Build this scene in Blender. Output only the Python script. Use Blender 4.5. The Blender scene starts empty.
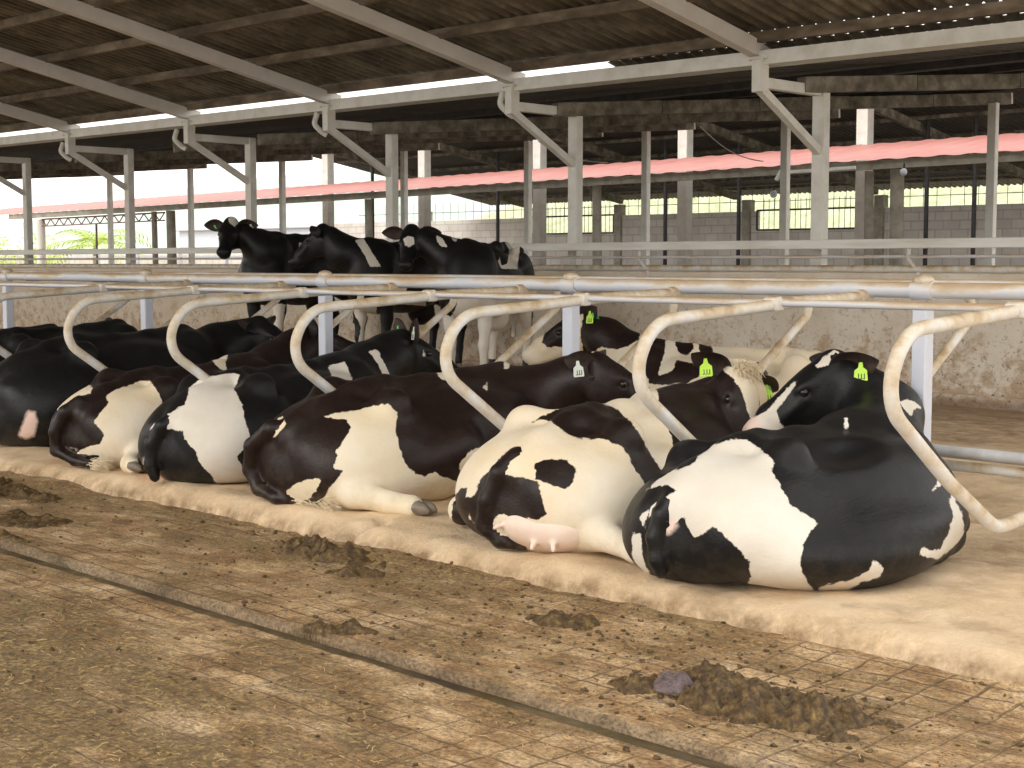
import bpy, math, random
import numpy as np
from mathutils import Vector, Matrix
random.seed(7); np.random.seed(7)
PI = math.pi
S = bpy.context.scene
COL = S.collection

# ------------------------------------------------------------------ camera, sky, light, exposure
# world: x runs across the barn (away from the camera), y along the stall row, z up; alley floor is z = 0
EYE = 1.35
cam = bpy.data.cameras.new('camera'); cam.lens = 1478 / 1024 * 36; cam.sensor_width = 36
cam.clip_end = 2000; cam.clip_start = 0.05
camo = bpy.data.objects.new('camera', cam); COL.objects.link(camo); S.camera = camo
PITCH = math.atan(122 / 1478.); TH = math.radians(44.7862)
FW = Vector((math.sin(TH) * math.cos(PITCH), math.cos(TH) * math.cos(PITCH), -math.sin(PITCH)))
RT = Vector((math.cos(TH), -math.sin(TH), 0)); UP = RT.cross(FW)
camo.matrix_world = Matrix((RT, UP, -FW)).transposed().to_4x4(); camo.location = (0, 0, EYE)

W = bpy.data.worlds.new('world'); S.world = W; W.use_nodes = True
wn = W.node_tree.nodes; wl = W.node_tree.links
bgn = wn['Background']; bgn.inputs[0].default_value = (1.0, 0.975, 0.93, 1); bgn.inputs[1].default_value = 1.55
sun = bpy.data.lights.new('sun', 'SUN'); sun.energy = 1.1; sun.angle = math.radians(35); sun.color = (1.0, 0.95, 0.87)
suno = bpy.data.objects.new('sun', sun); COL.objects.link(suno)
suno.rotation_euler = Vector((-0.95, 0.10, 0.52)).normalized().to_track_quat('Z', 'Y').to_euler()
S.view_settings.view_transform = 'Standard'; S.view_settings.look = 'None'
S.view_settings.exposure = 0.25; S.view_settings.gamma = 1; S.view_settings.use_curve_mapping = False
S.cycles.max_bounces = 7; S.cycles.diffuse_bounces = 5

# ------------------------------------------------------------------ materials
def newmat(name):
    m = bpy.data.materials.new(name); m.use_nodes = True
    nt = m.node_tree; return m, nt.nodes, nt.links, nt.nodes['Principled BSDF']
def noise(n, l, scale, detail=6, rough=.6, vec=None, dist=0):
    t = n.new('ShaderNodeTexNoise'); t.inputs['Scale'].default_value = scale
    t.inputs['Detail'].default_value = detail; t.inputs['Roughness'].default_value = rough
    t.inputs['Distortion'].default_value = dist
    if vec: l.new(vec, t.inputs['Vector'])
    return t.outputs['Fac']
def ramp(n, l, fac, stops):
    r = n.new('ShaderNodeValToRGB'); e = r.color_ramp.elements
    while len(e) < len(stops): e.new(.5)
    for k, (p, c) in enumerate(stops):
        e[k].position = p; e[k].color = (*c, 1) if len(c) == 3 else c
    l.new(fac, r.inputs['Fac']); return r.outputs['Color']
def mix(n, l, fac, a, b, mode='MIX'):
    m = n.new('ShaderNodeMix'); m.data_type = 'RGBA'; m.blend_type = mode
    if isinstance(fac, (int, float)): m.inputs[0].default_value = fac
    else: l.new(fac, m.inputs[0])
    for s, v in ((6, a), (7, b)):
        if isinstance(v, (tuple, list)): m.inputs[s].default_value = (*v, 1)
        else: l.new(v, m.inputs[s])
    return m.outputs[2]
def mth(n, l, op, a, b=0.0, c=None):
    m = n.new('ShaderNodeMath'); m.operation = op
    for s, v in ((0, a), (1, b)) + (((2, c),) if c is not None else ()):
        if isinstance(v, (int, float)): m.inputs[s].default_value = v
        else: l.new(v, m.inputs[s])
    return m.outputs[0]
def maprange(n, l, v, a, b, c=0., d=1.):
    m = n.new('ShaderNodeMapRange'); l.new(v, m.inputs[0])
    for i, q in enumerate((a, b, c, d)): m.inputs[i + 1].default_value = q
    return m.outputs[0]
def bump(n, l, h, bs, strength=.4, dist=.01):
    b = n.new('ShaderNodeBump'); b.inputs['Strength'].default_value = strength; b.inputs['Distance'].default_value = dist
    l.new(h, b.inputs['Height']); l.new(b.outputs[0], bs.inputs['Normal']); return b
def coords(n, kind='Object'):
    return n.new('ShaderNodeTexCoord').outputs[kind]
def mapping(n, l, v, scale=(1, 1, 1), rot=(0, 0, 0), loc=(0, 0, 0)):
    m = n.new('ShaderNodeMapping'); l.new(v, m.inputs[0]); m.inputs['Scale'].default_value = scale
    m.inputs['Rotation'].default_value = rot; m.inputs['Location'].default_value = loc; return m.outputs[0]
def simple(name, stops, scale=8, rough=.6, metal=0, bs_=.2, bd=.004, stretch=(1, 1, 1), detail=6):
    m, n, l, b = newmat(name)
    v = mapping(n, l, coords(n), stretch); f = noise(n, l, scale, detail, .62, v)
    l.new(ramp(n, l, f, stops), b.inputs['Base Color']); b.inputs['Roughness'].default_value = rough
    b.inputs['Metallic'].default_value = metal
    if bs_: bump(n, l, noise(n, l, scale * 6, 4, .6, v), b, bs_, bd)
    return m
M = {}
M['cream'] = simple('cream_paint', [(.3, (.66, .63, .56)), (.55, (.78, .77, .72)), (.75, (.84, .83, .80))], 5, .55)
M['white'] = simple('white_paint', [(.3, (.60, .63, .72)), (.7, (.68, .71, .80))], 6, .45, bs_=.05)
M['board'] = simple('board_paint', [(.3, (.62, .59, .52)), (.55, (.78, .77, .73)), (.8, (.83, .83, .81))], 4, .5, stretch=(1, .3, 3))
M['rafter'] = simple('rafter_paint', [(.3, (.66, .62, .57)), (.7, (.78, .75, .71))], 3, .6, bs_=.1)
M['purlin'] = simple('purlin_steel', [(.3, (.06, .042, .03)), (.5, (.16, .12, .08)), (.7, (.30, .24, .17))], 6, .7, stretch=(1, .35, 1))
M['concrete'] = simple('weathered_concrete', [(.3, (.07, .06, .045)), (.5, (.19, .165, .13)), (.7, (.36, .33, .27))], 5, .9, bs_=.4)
M['concpost'] = simple('concrete_post_surface', [(.25, (.22, .20, .16)), (.6, (.40, .37, .31))], 5, .9, bs_=.3)
M['darkiron'] = simple('dark_iron', [(.3, (.015, .013, .015)), (.7, (.05, .045, .05))], 9, .6)
M['black_rubber'] = simple('black_plastic', [(.3, (.02, .02, .02)), (.7, (.04, .04, .04))], 9, .5)
M['hoof'] = simple('hoof_horn', [(.3, (.10, .08, .06)), (.7, (.26, .21, .16))], 14, .5)
M['eye'] = simple('cow_eye', [(.3, (.008, .006, .005)), (.7, (.015, .01, .008))], 4, .06, bs_=0)
M['earskin'] = simple('ear_inner_skin', [(.3, (.022, .014, .012)), (.7, (.07, .04, .03))], 20, .7)
M['black_hair'] = simple('black_hair', [(.3, (.010, .009, .009)), (.7, (.035, .03, .028))], 40, .5)
M['white_hair'] = simple('cream_hair', [(.3, (.60, .48, .30)), (.7, (.85, .74, .55))], 30, .8)
M['udder'] = simple('udder_skin', [(.3, (.74, .56, .46)), (.7, (.82, .68, .58))], 9, .55)
M['tag_green'] = simple('green_tag_plastic', [(.3, (.10, .62, .16)), (.7, (.22, .80, .25))], 12, .4, bs_=0)
M['tag_lime'] = simple('lime_tag_plastic', [(.3, (.45, .80, .05)), (.7, (.62, .90, .10))], 12, .4, bs_=0)
M['tag_white'] = simple('white_tag_plastic', [(.3, (.75, .80, .72)), (.7, (.85, .9, .82))], 12, .4, bs_=0)
M['digit'] = simple('tag_ink', [(.3, (.02, .05, .03)), (.7, (.04, .07, .05))], 12, .6, bs_=0)

def pipe_mat():
    m, n, l, b = newmat('painted_pipe'); c = coords(n); g = n.new('ShaderNodeNewGeometry')
    f = noise(n, l, 7, 8, .65, c); f2 = noise(n, l, 60, 5, .7, c)
    up = n.new('ShaderNodeSeparateXYZ'); l.new(g.outputs['Normal'], up.inputs[0])
    dirt = mth(n, l, 'ADD', mth(n, l, 'MULTIPLY', up.outputs[2], .16), f)          # dust lies on the top of each pipe
    base = ramp(n, l, dirt, [(.36, (.72, .72, .72)), (.50, (.66, .60, .50)), (.62, (.55, .44, .30)), (.74, (.40, .28, .16))])
    l.new(mix(n, l, maprange(n, l, f2, .66, .74), base, (.20, .10, .05)), b.inputs['Base Color'])
    b.inputs['Roughness'].default_value = .5; bump(n, l, f2, b, .15, .003); return m
M['pipe'] = pipe_mat()
def pipe_clean():
    m, n, l, b = newmat('white_painted_pipe'); c = coords(n); g = n.new('ShaderNodeNewGeometry')
    f = noise(n, l, 4, 8, .65, mapping(n, l, c, (1, .4, 1)))
    up = n.new('ShaderNodeSeparateXYZ'); l.new(g.outputs['Normal'], up.inputs[0])
    dirt = mth(n, l, 'ADD', mth(n, l, 'MULTIPLY', up.outputs[2], .22), f)
    base = ramp(n, l, dirt, [(.40, (.58, .61, .69)), (.52, (.66, .65, .65)), (.62, (.58, .47, .34)), (.76, (.44, .31, .19))])
    l.new(base, b.inputs['Base Color']); b.inputs['Roughness'].default_value = .4; return m
M['pipe_white'] = pipe_clean()
M['pipe_grey'] = simple('dull_grey_pipe_paint', [(.3, (.36, .34, .32)), (.6, (.52, .52, .53)), (.75, (.56, .50, .42))], 6, .5)

def coat_mat(name, black1, black2, white1, white2, dirt=(.45, .36, .22), dirt_amt=.5, pink=(.80, .60, .52)):
    """coat colours: the float attribute «coat» is the distance to the nearest patch edge, «skin» marks bare pink skin"""
    m, n, l, b = newmat(name); c = coords(n)
    a = n.new('ShaderNodeAttribute'); a.attribute_name = 'coat'; k = n.new('ShaderNodeAttribute'); k.attribute_name = 'skin'
    jag = mth(n, l, 'SUBTRACT', noise(n, l, 28, 5, .7, c), .5)
    e = mth(n, l, 'MULTIPLY_ADD', jag, .035, a.outputs['Fac'])
    wm = maprange(n, l, e, -.002, .002)
    hair = noise(n, l, 90, 3, .6, mapping(n, l, c, (.35, 1, 1)))
    big = noise(n, l, 3.2, 5, .55, c)
    bl = mix(n, l, big, black1, black2); wh = mix(n, l, maprange(n, l, big, .35, .65), white1, white2)
    col = mix(n, l, wm, bl, wh)
    sp = n.new('ShaderNodeSeparateXYZ'); l.new(c, sp.inputs[0])
    low = maprange(n, l, sp.outputs[2], .22, .0)
    d = mth(n, l, 'MULTIPLY', mth(n, l, 'MULTIPLY', maprange(n, l, noise(n, l, 11, 7, .72, c), .46, .70), mth(n, l, 'ADD', mth(n, l, 'MULTIPLY', low, .9), .14)), dirt_amt)
    d = mth(n, l, 'MULTIPLY', d, maprange(n, l, wm, 0, 1, .35, 1))
    col = mix(n, l, d, col, dirt)
    sk = maprange(n, l, mth(n, l, 'MULTIPLY_ADD', jag, .03, k.outputs['Fac']), -.012, .012)
    col = mix(n, l, sk, col, pink)
    l.new(col, b.inputs['Base Color'])
    rg = mix(n, l, wm, (.42,) * 3, (.8,) * 3); l.new(rg, b.inputs['Roughness'])
    b.inputs['Specular IOR Level'].default_value = .27
    pass
    h = mth(n, l, 'ADD', mth(n, l, 'MULTIPLY', hair, .35), mth(n, l, 'MULTIPLY', noise(n, l, 14, 4, .55, c), .9))
    bump(n, l, h, b, .36, .012)
    return m
BK, BK2 = (.005, .005, .0055), (.012, .0115, .0125)
M['coat'] = coat_mat('cow_coat', BK, BK2, (.68, .62, .53), (.74, .70, .63), dirt_amt=.28)
M['coat_brown'] = coat_mat('cow_coat_brownish_black', (.008, .005, .005), (.026, .012, .010), (.74, .62, .42), (.78, .70, .56))
M['coat_tan'] = coat_mat('cow_coat_cream', (.008, .0055, .0055), (.024, .012, .010), (.75, .62, .43), (.79, .71, .58))

# ------------------------------------------------------------------ object helpers
def mesh_obj(name, V, F, mat, parent=None, smooth=True, mats=None, midx=None):
    me = bpy.data.meshes.new(name)
    V = np.asarray(V, np.float32).reshape(-1, 3)
    if isinstance(F, np.ndarray):
        nf, k = F.shape
        me.vertices.add(len(V)); me.vertices.foreach_set('co', V.ravel())
        me.loops.add(nf * k); me.loops.foreach_set('vertex_index', F.astype(np.int32).ravel())
        me.polygons.add(nf); me.polygons.foreach_set('loop_start', np.arange(0, nf * k, k, dtype=np.int32))
        me.polygons.foreach_set('loop_total', np.full(nf, k, np.int32)); me.update(calc_edges=True)
    else:
        me.from_pydata([tuple(map(float, v)) for v in V], [], F)
    me.polygons.foreach_set('use_smooth', np.full(len(me.polygons), smooth, bool))
    for mm in (mats or [mat]): me.materials.append(mm)
    if midx is not None: me.polygons.foreach_set('material_index', np.asarray(midx, np.int32))
    me.update()
    o = bpy.data.objects.new(name, me); COL.objects.link(o)
    if parent: o.parent = parent
    return o
def thing(name, label, cat, loc=(0, 0, 0), rotz=0, group=None):
    o = bpy.data.objects.new(name, None); COL.objects.link(o); o.empty_display_size = .1
    o.location = loc; o.rotation_euler = (0, 0, rotz); return tag(o, label, cat, group)
def tag(o, label, cat, group=None, kind=None):
    o['label'] = label; o['category'] = cat
    if group: o['group'] = group
    if kind: o['kind'] = kind
    return o
def struct(o, label=None, cat=None):
    o['kind'] = 'structure'
    if label: o['label'] = label
    if cat: o['category'] = cat
    return o
def copy_tree(o, parent=None):
    c = o.copy(); COL.objects.link(c)
    if parent: c.parent = parent
    for ch in list(o.children): copy_tree(ch, c)
    return c
class MB:
    def __init__(s): s.v = []; s.f = []
    def add(s, V, F):
        k = len(s.v); s.v += [tuple(v) for v in V]; s.f += [tuple(i + k for i in q) for q in F]; return s
    def box(s, lo, hi, bev=.004):
        x0, y0, z0 = lo; x1, y1, z1 = hi; b = min(bev, abs(x1 - x0) * .4, abs(y1 - y0) * .4, abs(z1 - z0) * .4)
        # chamfered box: 24 vertices
        V = []; idx = {}
        for i, x in enumerate((x0, x1)):
            for j, y in enumerate((y0, y1)):
                for k, z in enumerate((z0, z1)):
                    sx, sy, sz = (1 if i == 0 else -1), (1 if j == 0 else -1), (1 if k == 0 else -1)
                    idx[i, j, k] = len(V)
                    V += [(x, y + sy * b, z + sz * b), (x + sx * b, y, z + sz * b), (x + sx * b, y + sy * b, z)]
        F = []
        for a in range(3):
            for side in (0, 1):
                def g(p, q):
                    t = [0, 0, 0]; t[a] = side; t[(a + 1) % 3] = p; t[(a + 2) % 3] = q; return idx[tuple(t)] + a
                q = [g(0, 0), g(1, 0), g(1, 1), g(0, 1)]; F.append(q if side else q[::-1])
        for a in range(3):     # edges along axis a
            b1, b2 = (a + 1) % 3, (a + 2) % 3
            for p in (0, 1):
                for q in (0, 1):
                    t0 = [0, 0, 0]; t0[b1] = p; t0[b2] = q; t1 = list(t0); t1[a] = 1
                    i0, i1 = idx[tuple(t0)], idx[tuple(t1)]
                    f = [i0 + b1, i1 + b1, i1 + b2, i0 + b2]; F.append(f if (p ^ q) else f[::-1])
        for (i, j, k), q in idx.items():
            f = [q, q + 1, q + 2]; F.append(f if (i + j + k) % 2 else f[::-1])
        return s.add(V, F)
    def beam(s, a, b, w, h, up=(0, 0, 1)):
        """rectangular bar from a to b, w wide, h high, centred"""
        a, b = Vector(a), Vector(b); d = (b - a).normalized(); u = Vector(up); r = d.cross(u).normalized(); u = r.cross(d)
        V = [p + r * (sx * w / 2) + u * (sz * h / 2) for p in (a, b) for sx, sz in ((-1, -1), (1, -1), (1, 1), (-1, 1))]
        return s.add(V, [(3, 2, 1, 0), (4, 5, 6, 7), (0, 1, 5, 4), (1, 2, 6, 5), (2, 3, 7, 6), (3, 0, 4, 7)])
    def tube(s, pts, r, n=12, cap=True):
        P = [Vector(p) for p in pts]; R = r if isinstance(r, (list, tuple)) else [r] * len(P)
        T = [(P[min(i + 1, len(P) - 1)] - P[max(i - 1, 0)]).normalized() for i in range(len(P))]
        u = T[0].orthogonal().normalized(); V = []; F = []
        for i, p in enumerate(P):
            u = (u - T[i] * u.dot(T[i])).normalized(); w = T[i].cross(u)
            V += [p + (u * math.cos(2 * PI * k / n) + w * math.sin(2 * PI * k / n)) * R[i] for k in range(n)]
        for i in range(len(P) - 1):
            for k in range(n): F.append((i * n + k, i * n + (k + 1) % n, (i + 1) * n + (k + 1) % n, (i + 1) * n + k))
        if cap: F += [tuple(range(n))[::-1], tuple((len(P) - 1) * n + k for k in range(n))]
        return s.add(V, F)
    def ball(s, c, r, n=10, m=7):
        R = r if isinstance(r, (tuple, list)) else (r, r, r); V = [(c[0], c[1], c[2] + R[2])]; F = []
        for i in range(1, m):
            a = PI * i / m
            for k in range(n): V.append((c[0] + R[0] * math.sin(a) * math.cos(2 * PI * k / n), c[1] + R[1] * math.sin(a) * math.sin(2 * PI * k / n), c[2] + R[2] * math.cos(a)))
        V.append((c[0], c[1], c[2] - R[2])); q = len(V) - 1
        for k in range(n): F += [(0, 1 + k, 1 + (k + 1) % n), (q, q - n + (k + 1) % n, q - n + k)]
        for i in range(m - 2):
            for k in range(n): F.append((1 + i * n + k, 1 + (i + 1) * n + k, 1 + (i + 1) * n + (k + 1) % n, 1 + i * n + (k + 1) % n))
        return s.add(V, F)
    def build(s, name, mat, parent=None, smooth=False):
        o = mesh_obj(name, s.v, s.f, M[mat] if isinstance(mat, str) else mat, parent, smooth)
        if smooth:
            me = o.data; me.update()
            try: me.set_sharp_from_angle(angle=math.radians(40))
            except Exception: pass
        return o
def rounded(pts, rads, seg=8):
    """polyline with filleted corners"""
    P = [Vector(p) for p in pts]; out = [P[0]]
    for i in range(1, len(P) - 1):
        a, b = (P[i - 1] - P[i]), (P[i + 1] - P[i]); la, lb = a.length, b.length; a.normalize(); b.normalize()
        ang = a.angle(b); t = min(rads[i - 1] / math.tan(ang / 2), la * .49, lb * .49)
        p0, p2 = P[i] + a * t, P[i] + b * t; r = t * math.tan(ang / 2)
        bis = (a + b).normalized(); c = P[i] + bis * (r / math.sin(ang / 2))
        v0, v2 = p0 - c, p2 - c; an = v0.angle(v2); ax = v0.cross(v2).normalized()
        for k in range(seg + 1):
            out.append(c + Matrix.Rotation(an * k / seg, 3, ax) @ v0)
    out.append(P[-1]); return out
def vnoise(x, y, seed=0):
    """smooth value noise on arrays"""
    rs = np.random.RandomState(seed); T = rs.rand(256, 256)
    xi = np.floor(x).astype(int); yi = np.floor(y).astype(int); fx = x - xi; fy = y - yi
    fx = fx * fx * (3 - 2 * fx); fy = fy * fy * (3 - 2 * fy)
    g = lambda a, b: T[a % 256, b % 256]
    return (g(xi, yi) * (1 - fx) + g(xi + 1, yi) * fx) * (1 - fy) + (g(xi, yi + 1) * (1 - fx) + g(xi + 1, yi + 1) * fx) * fy - .5
def fbm(x, y, sc, oct=4, seed=0):
    h = 0; a = 1.
    for k in range(oct): h = h + a * vnoise(x * sc + 17.3 * k, y * sc + 5.1 * k, seed + k); sc *= 2.03; a *= .5
    return h
def grid(name, xs, ys, zf, mat, skirt=True):
    X, Y = np.meshgrid(xs, ys, indexing='ij'); Z = zf(X, Y); nx, ny = X.shape
    V = np.stack([X, Y, Z], -1).reshape(-1, 3); I = np.arange(nx * ny).reshape(nx, ny)
    F = np.stack([I[:-1, :-1], I[1:, :-1], I[1:, 1:], I[:-1, 1:]], -1).reshape(-1, 4)
    return mesh_obj(name, V, F, M[mat], smooth=True)

# ------------------------------------------------------------------ ground materials
def alley_mat():
    m, n, l, b = newmat('grooved_concrete_with_dung'); c = coords(n)
    sep = n.new('ShaderNodeSeparateXYZ'); l.new(c, sep.inputs[0])
    wob = mth(n, l, 'MULTIPLY', mth(n, l, 'SUBTRACT', noise(n, l, 5, 3, .5, c), .5), .03)
    def groove(v, pitch, w, off=0.):
        t = mth(n, l, 'PINGPONG', mth(n, l, 'ADD', mth(n, l, 'ADD', v, off), wob), pitch / 2)
        return maprange(n, l, t, w, w * .35)
    gx = groove(sep.outputs[0], .10, .006, .02); gy = groove(sep.outputs[1], .145, .006)
    g = mth(n, l, 'MAXIMUM', gx, mth(n, l, 'MULTIPLY', gy, .85))
    wear = maprange(n, l, noise(n, l, 1.7, 5, .6, mapping(n, l, c, (1, .6, 1))), .38, .60)
    g = mth(n, l, 'MULTIPLY', g, mth(n, l, 'MULTIPLY_ADD', wear, 1., .03))
    base = ramp(n, l, noise(n, l, 5, 9, .68, mapping(n, l, c, (1, .55, 1))), [(.32, (.17, .095, .04)), (.44, (.34, .205, .095)), (.55, (.52, .355, .195)), (.70, (.68, .51, .33))])
    dungf = noise(n, l, 2.6, 9, .7, mapping(n, l, c, (1.5, .5, 1), loc=(3, 1, 0)))
    # the strip nearest the camera and the strip along the stalls carry the most dung
    nearm = maprange(n, l, sep.outputs[0], 3.1, 2.2); farm = maprange(n, l, sep.outputs[0], 3.6, 4.25)
    ym = maprange(n, l, sep.outputs[1], 2.6, 5.0)
    ex = mth(n, l, 'MULTIPLY', mth(n, l, 'MAXIMUM', nearm, mth(n, l, 'MULTIPLY', farm, .45)), mth(n, l, 'MULTIPLY_ADD', ym, .9, .1))
    dm = maprange(n, l, mth(n, l, 'ADD', dungf, mth(n, l, 'MULTIPLY', ex, .24)), .50, .66)
    fine = noise(n, l, 42, 6, .75, c)
    dcol = ramp(n, l, fine, [(.36, (.07, .038, .012)), (.46, (.22, .135, .045)), (.56, (.42, .28, .10)), (.64, (.68, .50, .22))])
    col = mix(n, l, mth(n, l, 'MULTIPLY', dm, .82), base, dcol)
    mud = maprange(n, l, noise(n, l, 8, 9, .74, mapping(n, l, c, (1.4, .6, 1), loc=(7, 2, 0))), .47, .62)
    col = mix(n, l, mth(n, l, 'MULTIPLY', mud, .55), col, (.20, .125, .055))
    eg = mth(n, l, 'MULTIPLY', maprange(n, l, sep.outputs[0], 3.22, 3.235), maprange(n, l, sep.outputs[0], 3.275, 3.245))
    col = mix(n, l, mth(n, l, 'MULTIPLY', eg, .6), col, (.11, .09, .065))
    grit = ramp(n, l, noise(n, l, 75, 5, .8, mapping(n, l, c, (1.2, .8, 1))), [(.38, (.34, .31, .27)), (.5, (1, 1, 1)), (.62, (1.6, 1.52, 1.3))])
    col = mix(n, l, .8, col, grit, 'MULTIPLY')
    spk = maprange(n, l, noise(n, l, 21, 6, .8, mapping(n, l, c, (1.2, .7, 1))), .57, .66)
    col = mix(n, l, mth(n, l, 'MULTIPLY', spk, .7), col, (.12, .07, .035))
    straw = maprange(n, l, noise(n, l, 55, 3, .5, mapping(n, l, c, (1.6, .35, 1), rot=(0, 0, .5))), .66, .72)
    col = mix(n, l, mth(n, l, 'MULTIPLY', straw, mth(n, l, 'MULTIPLY_ADD', ex, .6, .05)), col, (.72, .58, .25))
    g = mth(n, l, 'MULTIPLY', g, mth(n, l, 'SUBTRACT', 1, mth(n, l, 'MAXIMUM', eg, mth(n, l, 'MULTIPLY', dm, .75))))
    col = mix(n, l, mth(n, l, 'MULTIPLY', g, .72), col, (.13, .075, .035))
    l.new(col, b.inputs['Base Color'])
    l.new(maprange(n, l, dm, 0, 1, .75, .48), b.inputs['Roughness'])
    h = mth(n, l, 'SUBTRACT', mth(n, l, 'ADD', mth(n, l, 'MULTIPLY', fine, mth(n, l, 'MULTIPLY_ADD', dm, 1.1, .35)), mth(n, l, 'MULTIPLY', dungf, .5)), mth(n, l, 'MULTIPLY', g, .9))
    bump(n, l, h, b, 1., .018); return m
M['alley'] = alley_mat()
def sand_mat():
    m, n, l, b = newmat('bedding_sand'); c = coords(n); sep = n.new('ShaderNodeSeparateXYZ'); l.new(c, sep.inputs[0])
    f = noise(n, l, 2.2, 9, .65, c); fine = noise(n, l, 55, 6, .75, c)
    base = ramp(n, l, f, [(.3, (.52, .34, .17)), (.48, (.70, .49, .28)), (.62, (.80, .59, .37)), (.8, (.86, .68, .46))])
    col = mix(n, l, maprange(n, l, fine, .35, .7), base, mix(n, l, .5, base, (.85, .72, .55)))
    # dung splashed on the low face of the kerb
    low = maprange(n, l, mth(n, l, 'ADD', sep.outputs[2], mth(n, l, 'MULTIPLY', noise(n, l, 6, 4, .6, c), .06)), .135, .07)
    st = mth(n, l, 'MULTIPLY', low, maprange(n, l, noise(n, l, 9, 8, .7, mapping(n, l, c, (1, .8, .6))), .36, .62))
    col = mix(n, l, mth(n, l, 'MULTIPLY', st, .85), col, (.20, .115, .05))
    spk = maprange(n, l, noise(n, l, 26, 5, .8, c), .66, .72)
    col = mix(n, l, mth(n, l, 'MULTIPLY', spk, .5), col, (.22, .14, .08))
    wet = maprange(n, l, mth(n, l, 'ADD', noise(n, l, 3.2, 6, .65, mapping(n, l, c, loc=(2, 5, 0))), mth(n, l, 'MULTIPLY', maprange(n, l, sep.outputs[0], 5.2, 6.4), .06)), .56, .68)
    col = mix(n, l, mth(n, l, 'MULTIPLY', wet, .45), col, (.34, .22, .12))
    deep = maprange(n, l, sep.outputs[0], 10.6, 12.0)
    col = mix(n, l, mth(n, l, 'MULTIPLY', deep, .7), col, (.24, .15, .09))
    l.new(col, b.inputs['Base Color']); b.inputs['Roughness'].default_value = .95
    bump(n, l, mth(n, l, 'ADD', fine, mth(n, l, 'MULTIPLY', noise(n, l, 9, 6, .7, c), 1.4)), b, .6, .02); return m
M['sand'] = sand_mat()
def wall_mat():
    m, n, l, b = newmat('stained_render_wall'); c = coords(n); sep = n.new('ShaderNodeSeparateXYZ'); l.new(c, sep.inputs[0])
    f = noise(n, l, 1.6, 8, .6, c)
    base = ramp(n, l, f, [(.3, (.62, .54, .43)), (.55, (.74, .67, .57)), (.75, (.80, .75, .67))])
    up = maprange(n, l, sep.outputs[2], 1.2, .1)
    st = maprange(n, l, mth(n, l, 'ADD', noise(n, l, 6, 9, .72, mapping(n, l, c, (1, 1, 1.2))), mth(n, l, 'MULTIPLY', up, .26)), .64, .78)
    far = maprange(n, l, sep.outputs[1], 9, 16)
    col = mix(n, l, mth(n, l, 'MULTIPLY', far, .45), base, (.62, .50, .36))
    col = mix(n, l, mth(n, l, 'MULTIPLY', st, .75), col, (.42, .27, .15))
    dots = maprange(n, l, noise(n, l, 22, 4, .75, c), .585, .63)
    col = mix(n, l, mth(n, l, 'MULTIPLY', dots, mth(n, l, 'MULTIPLY_ADD', up, .85, .12)), col, (.15, .09, .05))
    base_band = maprange(n, l, sep.outputs[2], .16, .10)
    col = mix(n, l, mth(n, l, 'MULTIPLY', base_band, .6), col, (.16, .10, .06))
    l.new(col, b.inputs['Base Color']); b.inputs['Roughness'].default_value = .9
    bump(n, l, noise(n, l, 12, 8, .7, c), b, .4, .02); return m
M['wall'] = wall_mat()
def block_mat():
    m, n, l, b = newmat('grey_block_masonry'); c = coords(n)
    t = n.new('ShaderNodeTexBrick'); v = mapping(n, l, c, (1, 1, 1), rot=(0, 0, 0))
    cb = n.new('ShaderNodeCombineXYZ'); sp = n.new('ShaderNodeSeparateXYZ'); l.new(c, sp.inputs[0])
    l.new(sp.outputs[1], cb.inputs[0]); l.new(sp.outputs[2], cb.inputs[1]); l.new(cb.outputs[0], t.inputs['Vector'])
    t.inputs['Scale'].default_value = 1; t.inputs['Brick Width'].default_value = .42; t.inputs['Row Height'].default_value = .21
    t.inputs['Mortar Size'].default_value = .016; t.inputs['Color1'].default_value = (.62, .58, .55, 1)
    t.inputs['Color2'].default_value = (.78, .75, .71, 1); t.inputs['Mortar'].default_value = (.42, .37, .33, 1)
    col = mix(n, l, .5, t.outputs['Color'], ramp(n, l, noise(n, l, 1.4, 7, .65, c), [(.3, (.40, .34, .29)), (.7, (.68, .65, .61))]))
    l.new(col, b.inputs['Base Color']); b.inputs['Roughness'].default_value = .95
    bump(n, l, t.outputs['Fac'], b, -.5, .03); return m
M['block'] = block_mat()
def sheet_mat(name, stops, red=False):
    m, n, l, b = newmat(name); c = coords(n)
    f = noise(n, l, 1.3, 9, .7, mapping(n, l, c, (1, 1.6, 1)))
    col = ramp(n, l, f, stops)
    sp = maprange(n, l, noise(n, l, 14, 5, .8, mapping(n, l, c, (.4, 1, 1))), .60, .68)
    col = mix(n, l, mth(n, l, 'MULTIPLY', sp, .35), col, (.5, .46, .36) if not red else (.75, .5, .48))
    l.new(col, b.inputs['Base Color']); b.inputs['Roughness'].default_value = .55
    return m
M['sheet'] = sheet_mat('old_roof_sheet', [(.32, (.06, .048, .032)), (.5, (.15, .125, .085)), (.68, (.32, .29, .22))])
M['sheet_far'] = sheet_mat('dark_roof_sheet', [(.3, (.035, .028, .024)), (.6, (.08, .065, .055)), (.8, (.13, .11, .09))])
M['sheet_red'] = sheet_mat('faded_red_roof_sheet', [(.3, (.50, .19, .17)), (.6, (.58, .26, .23)), (.8, (.66, .34, .31))], True)

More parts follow.
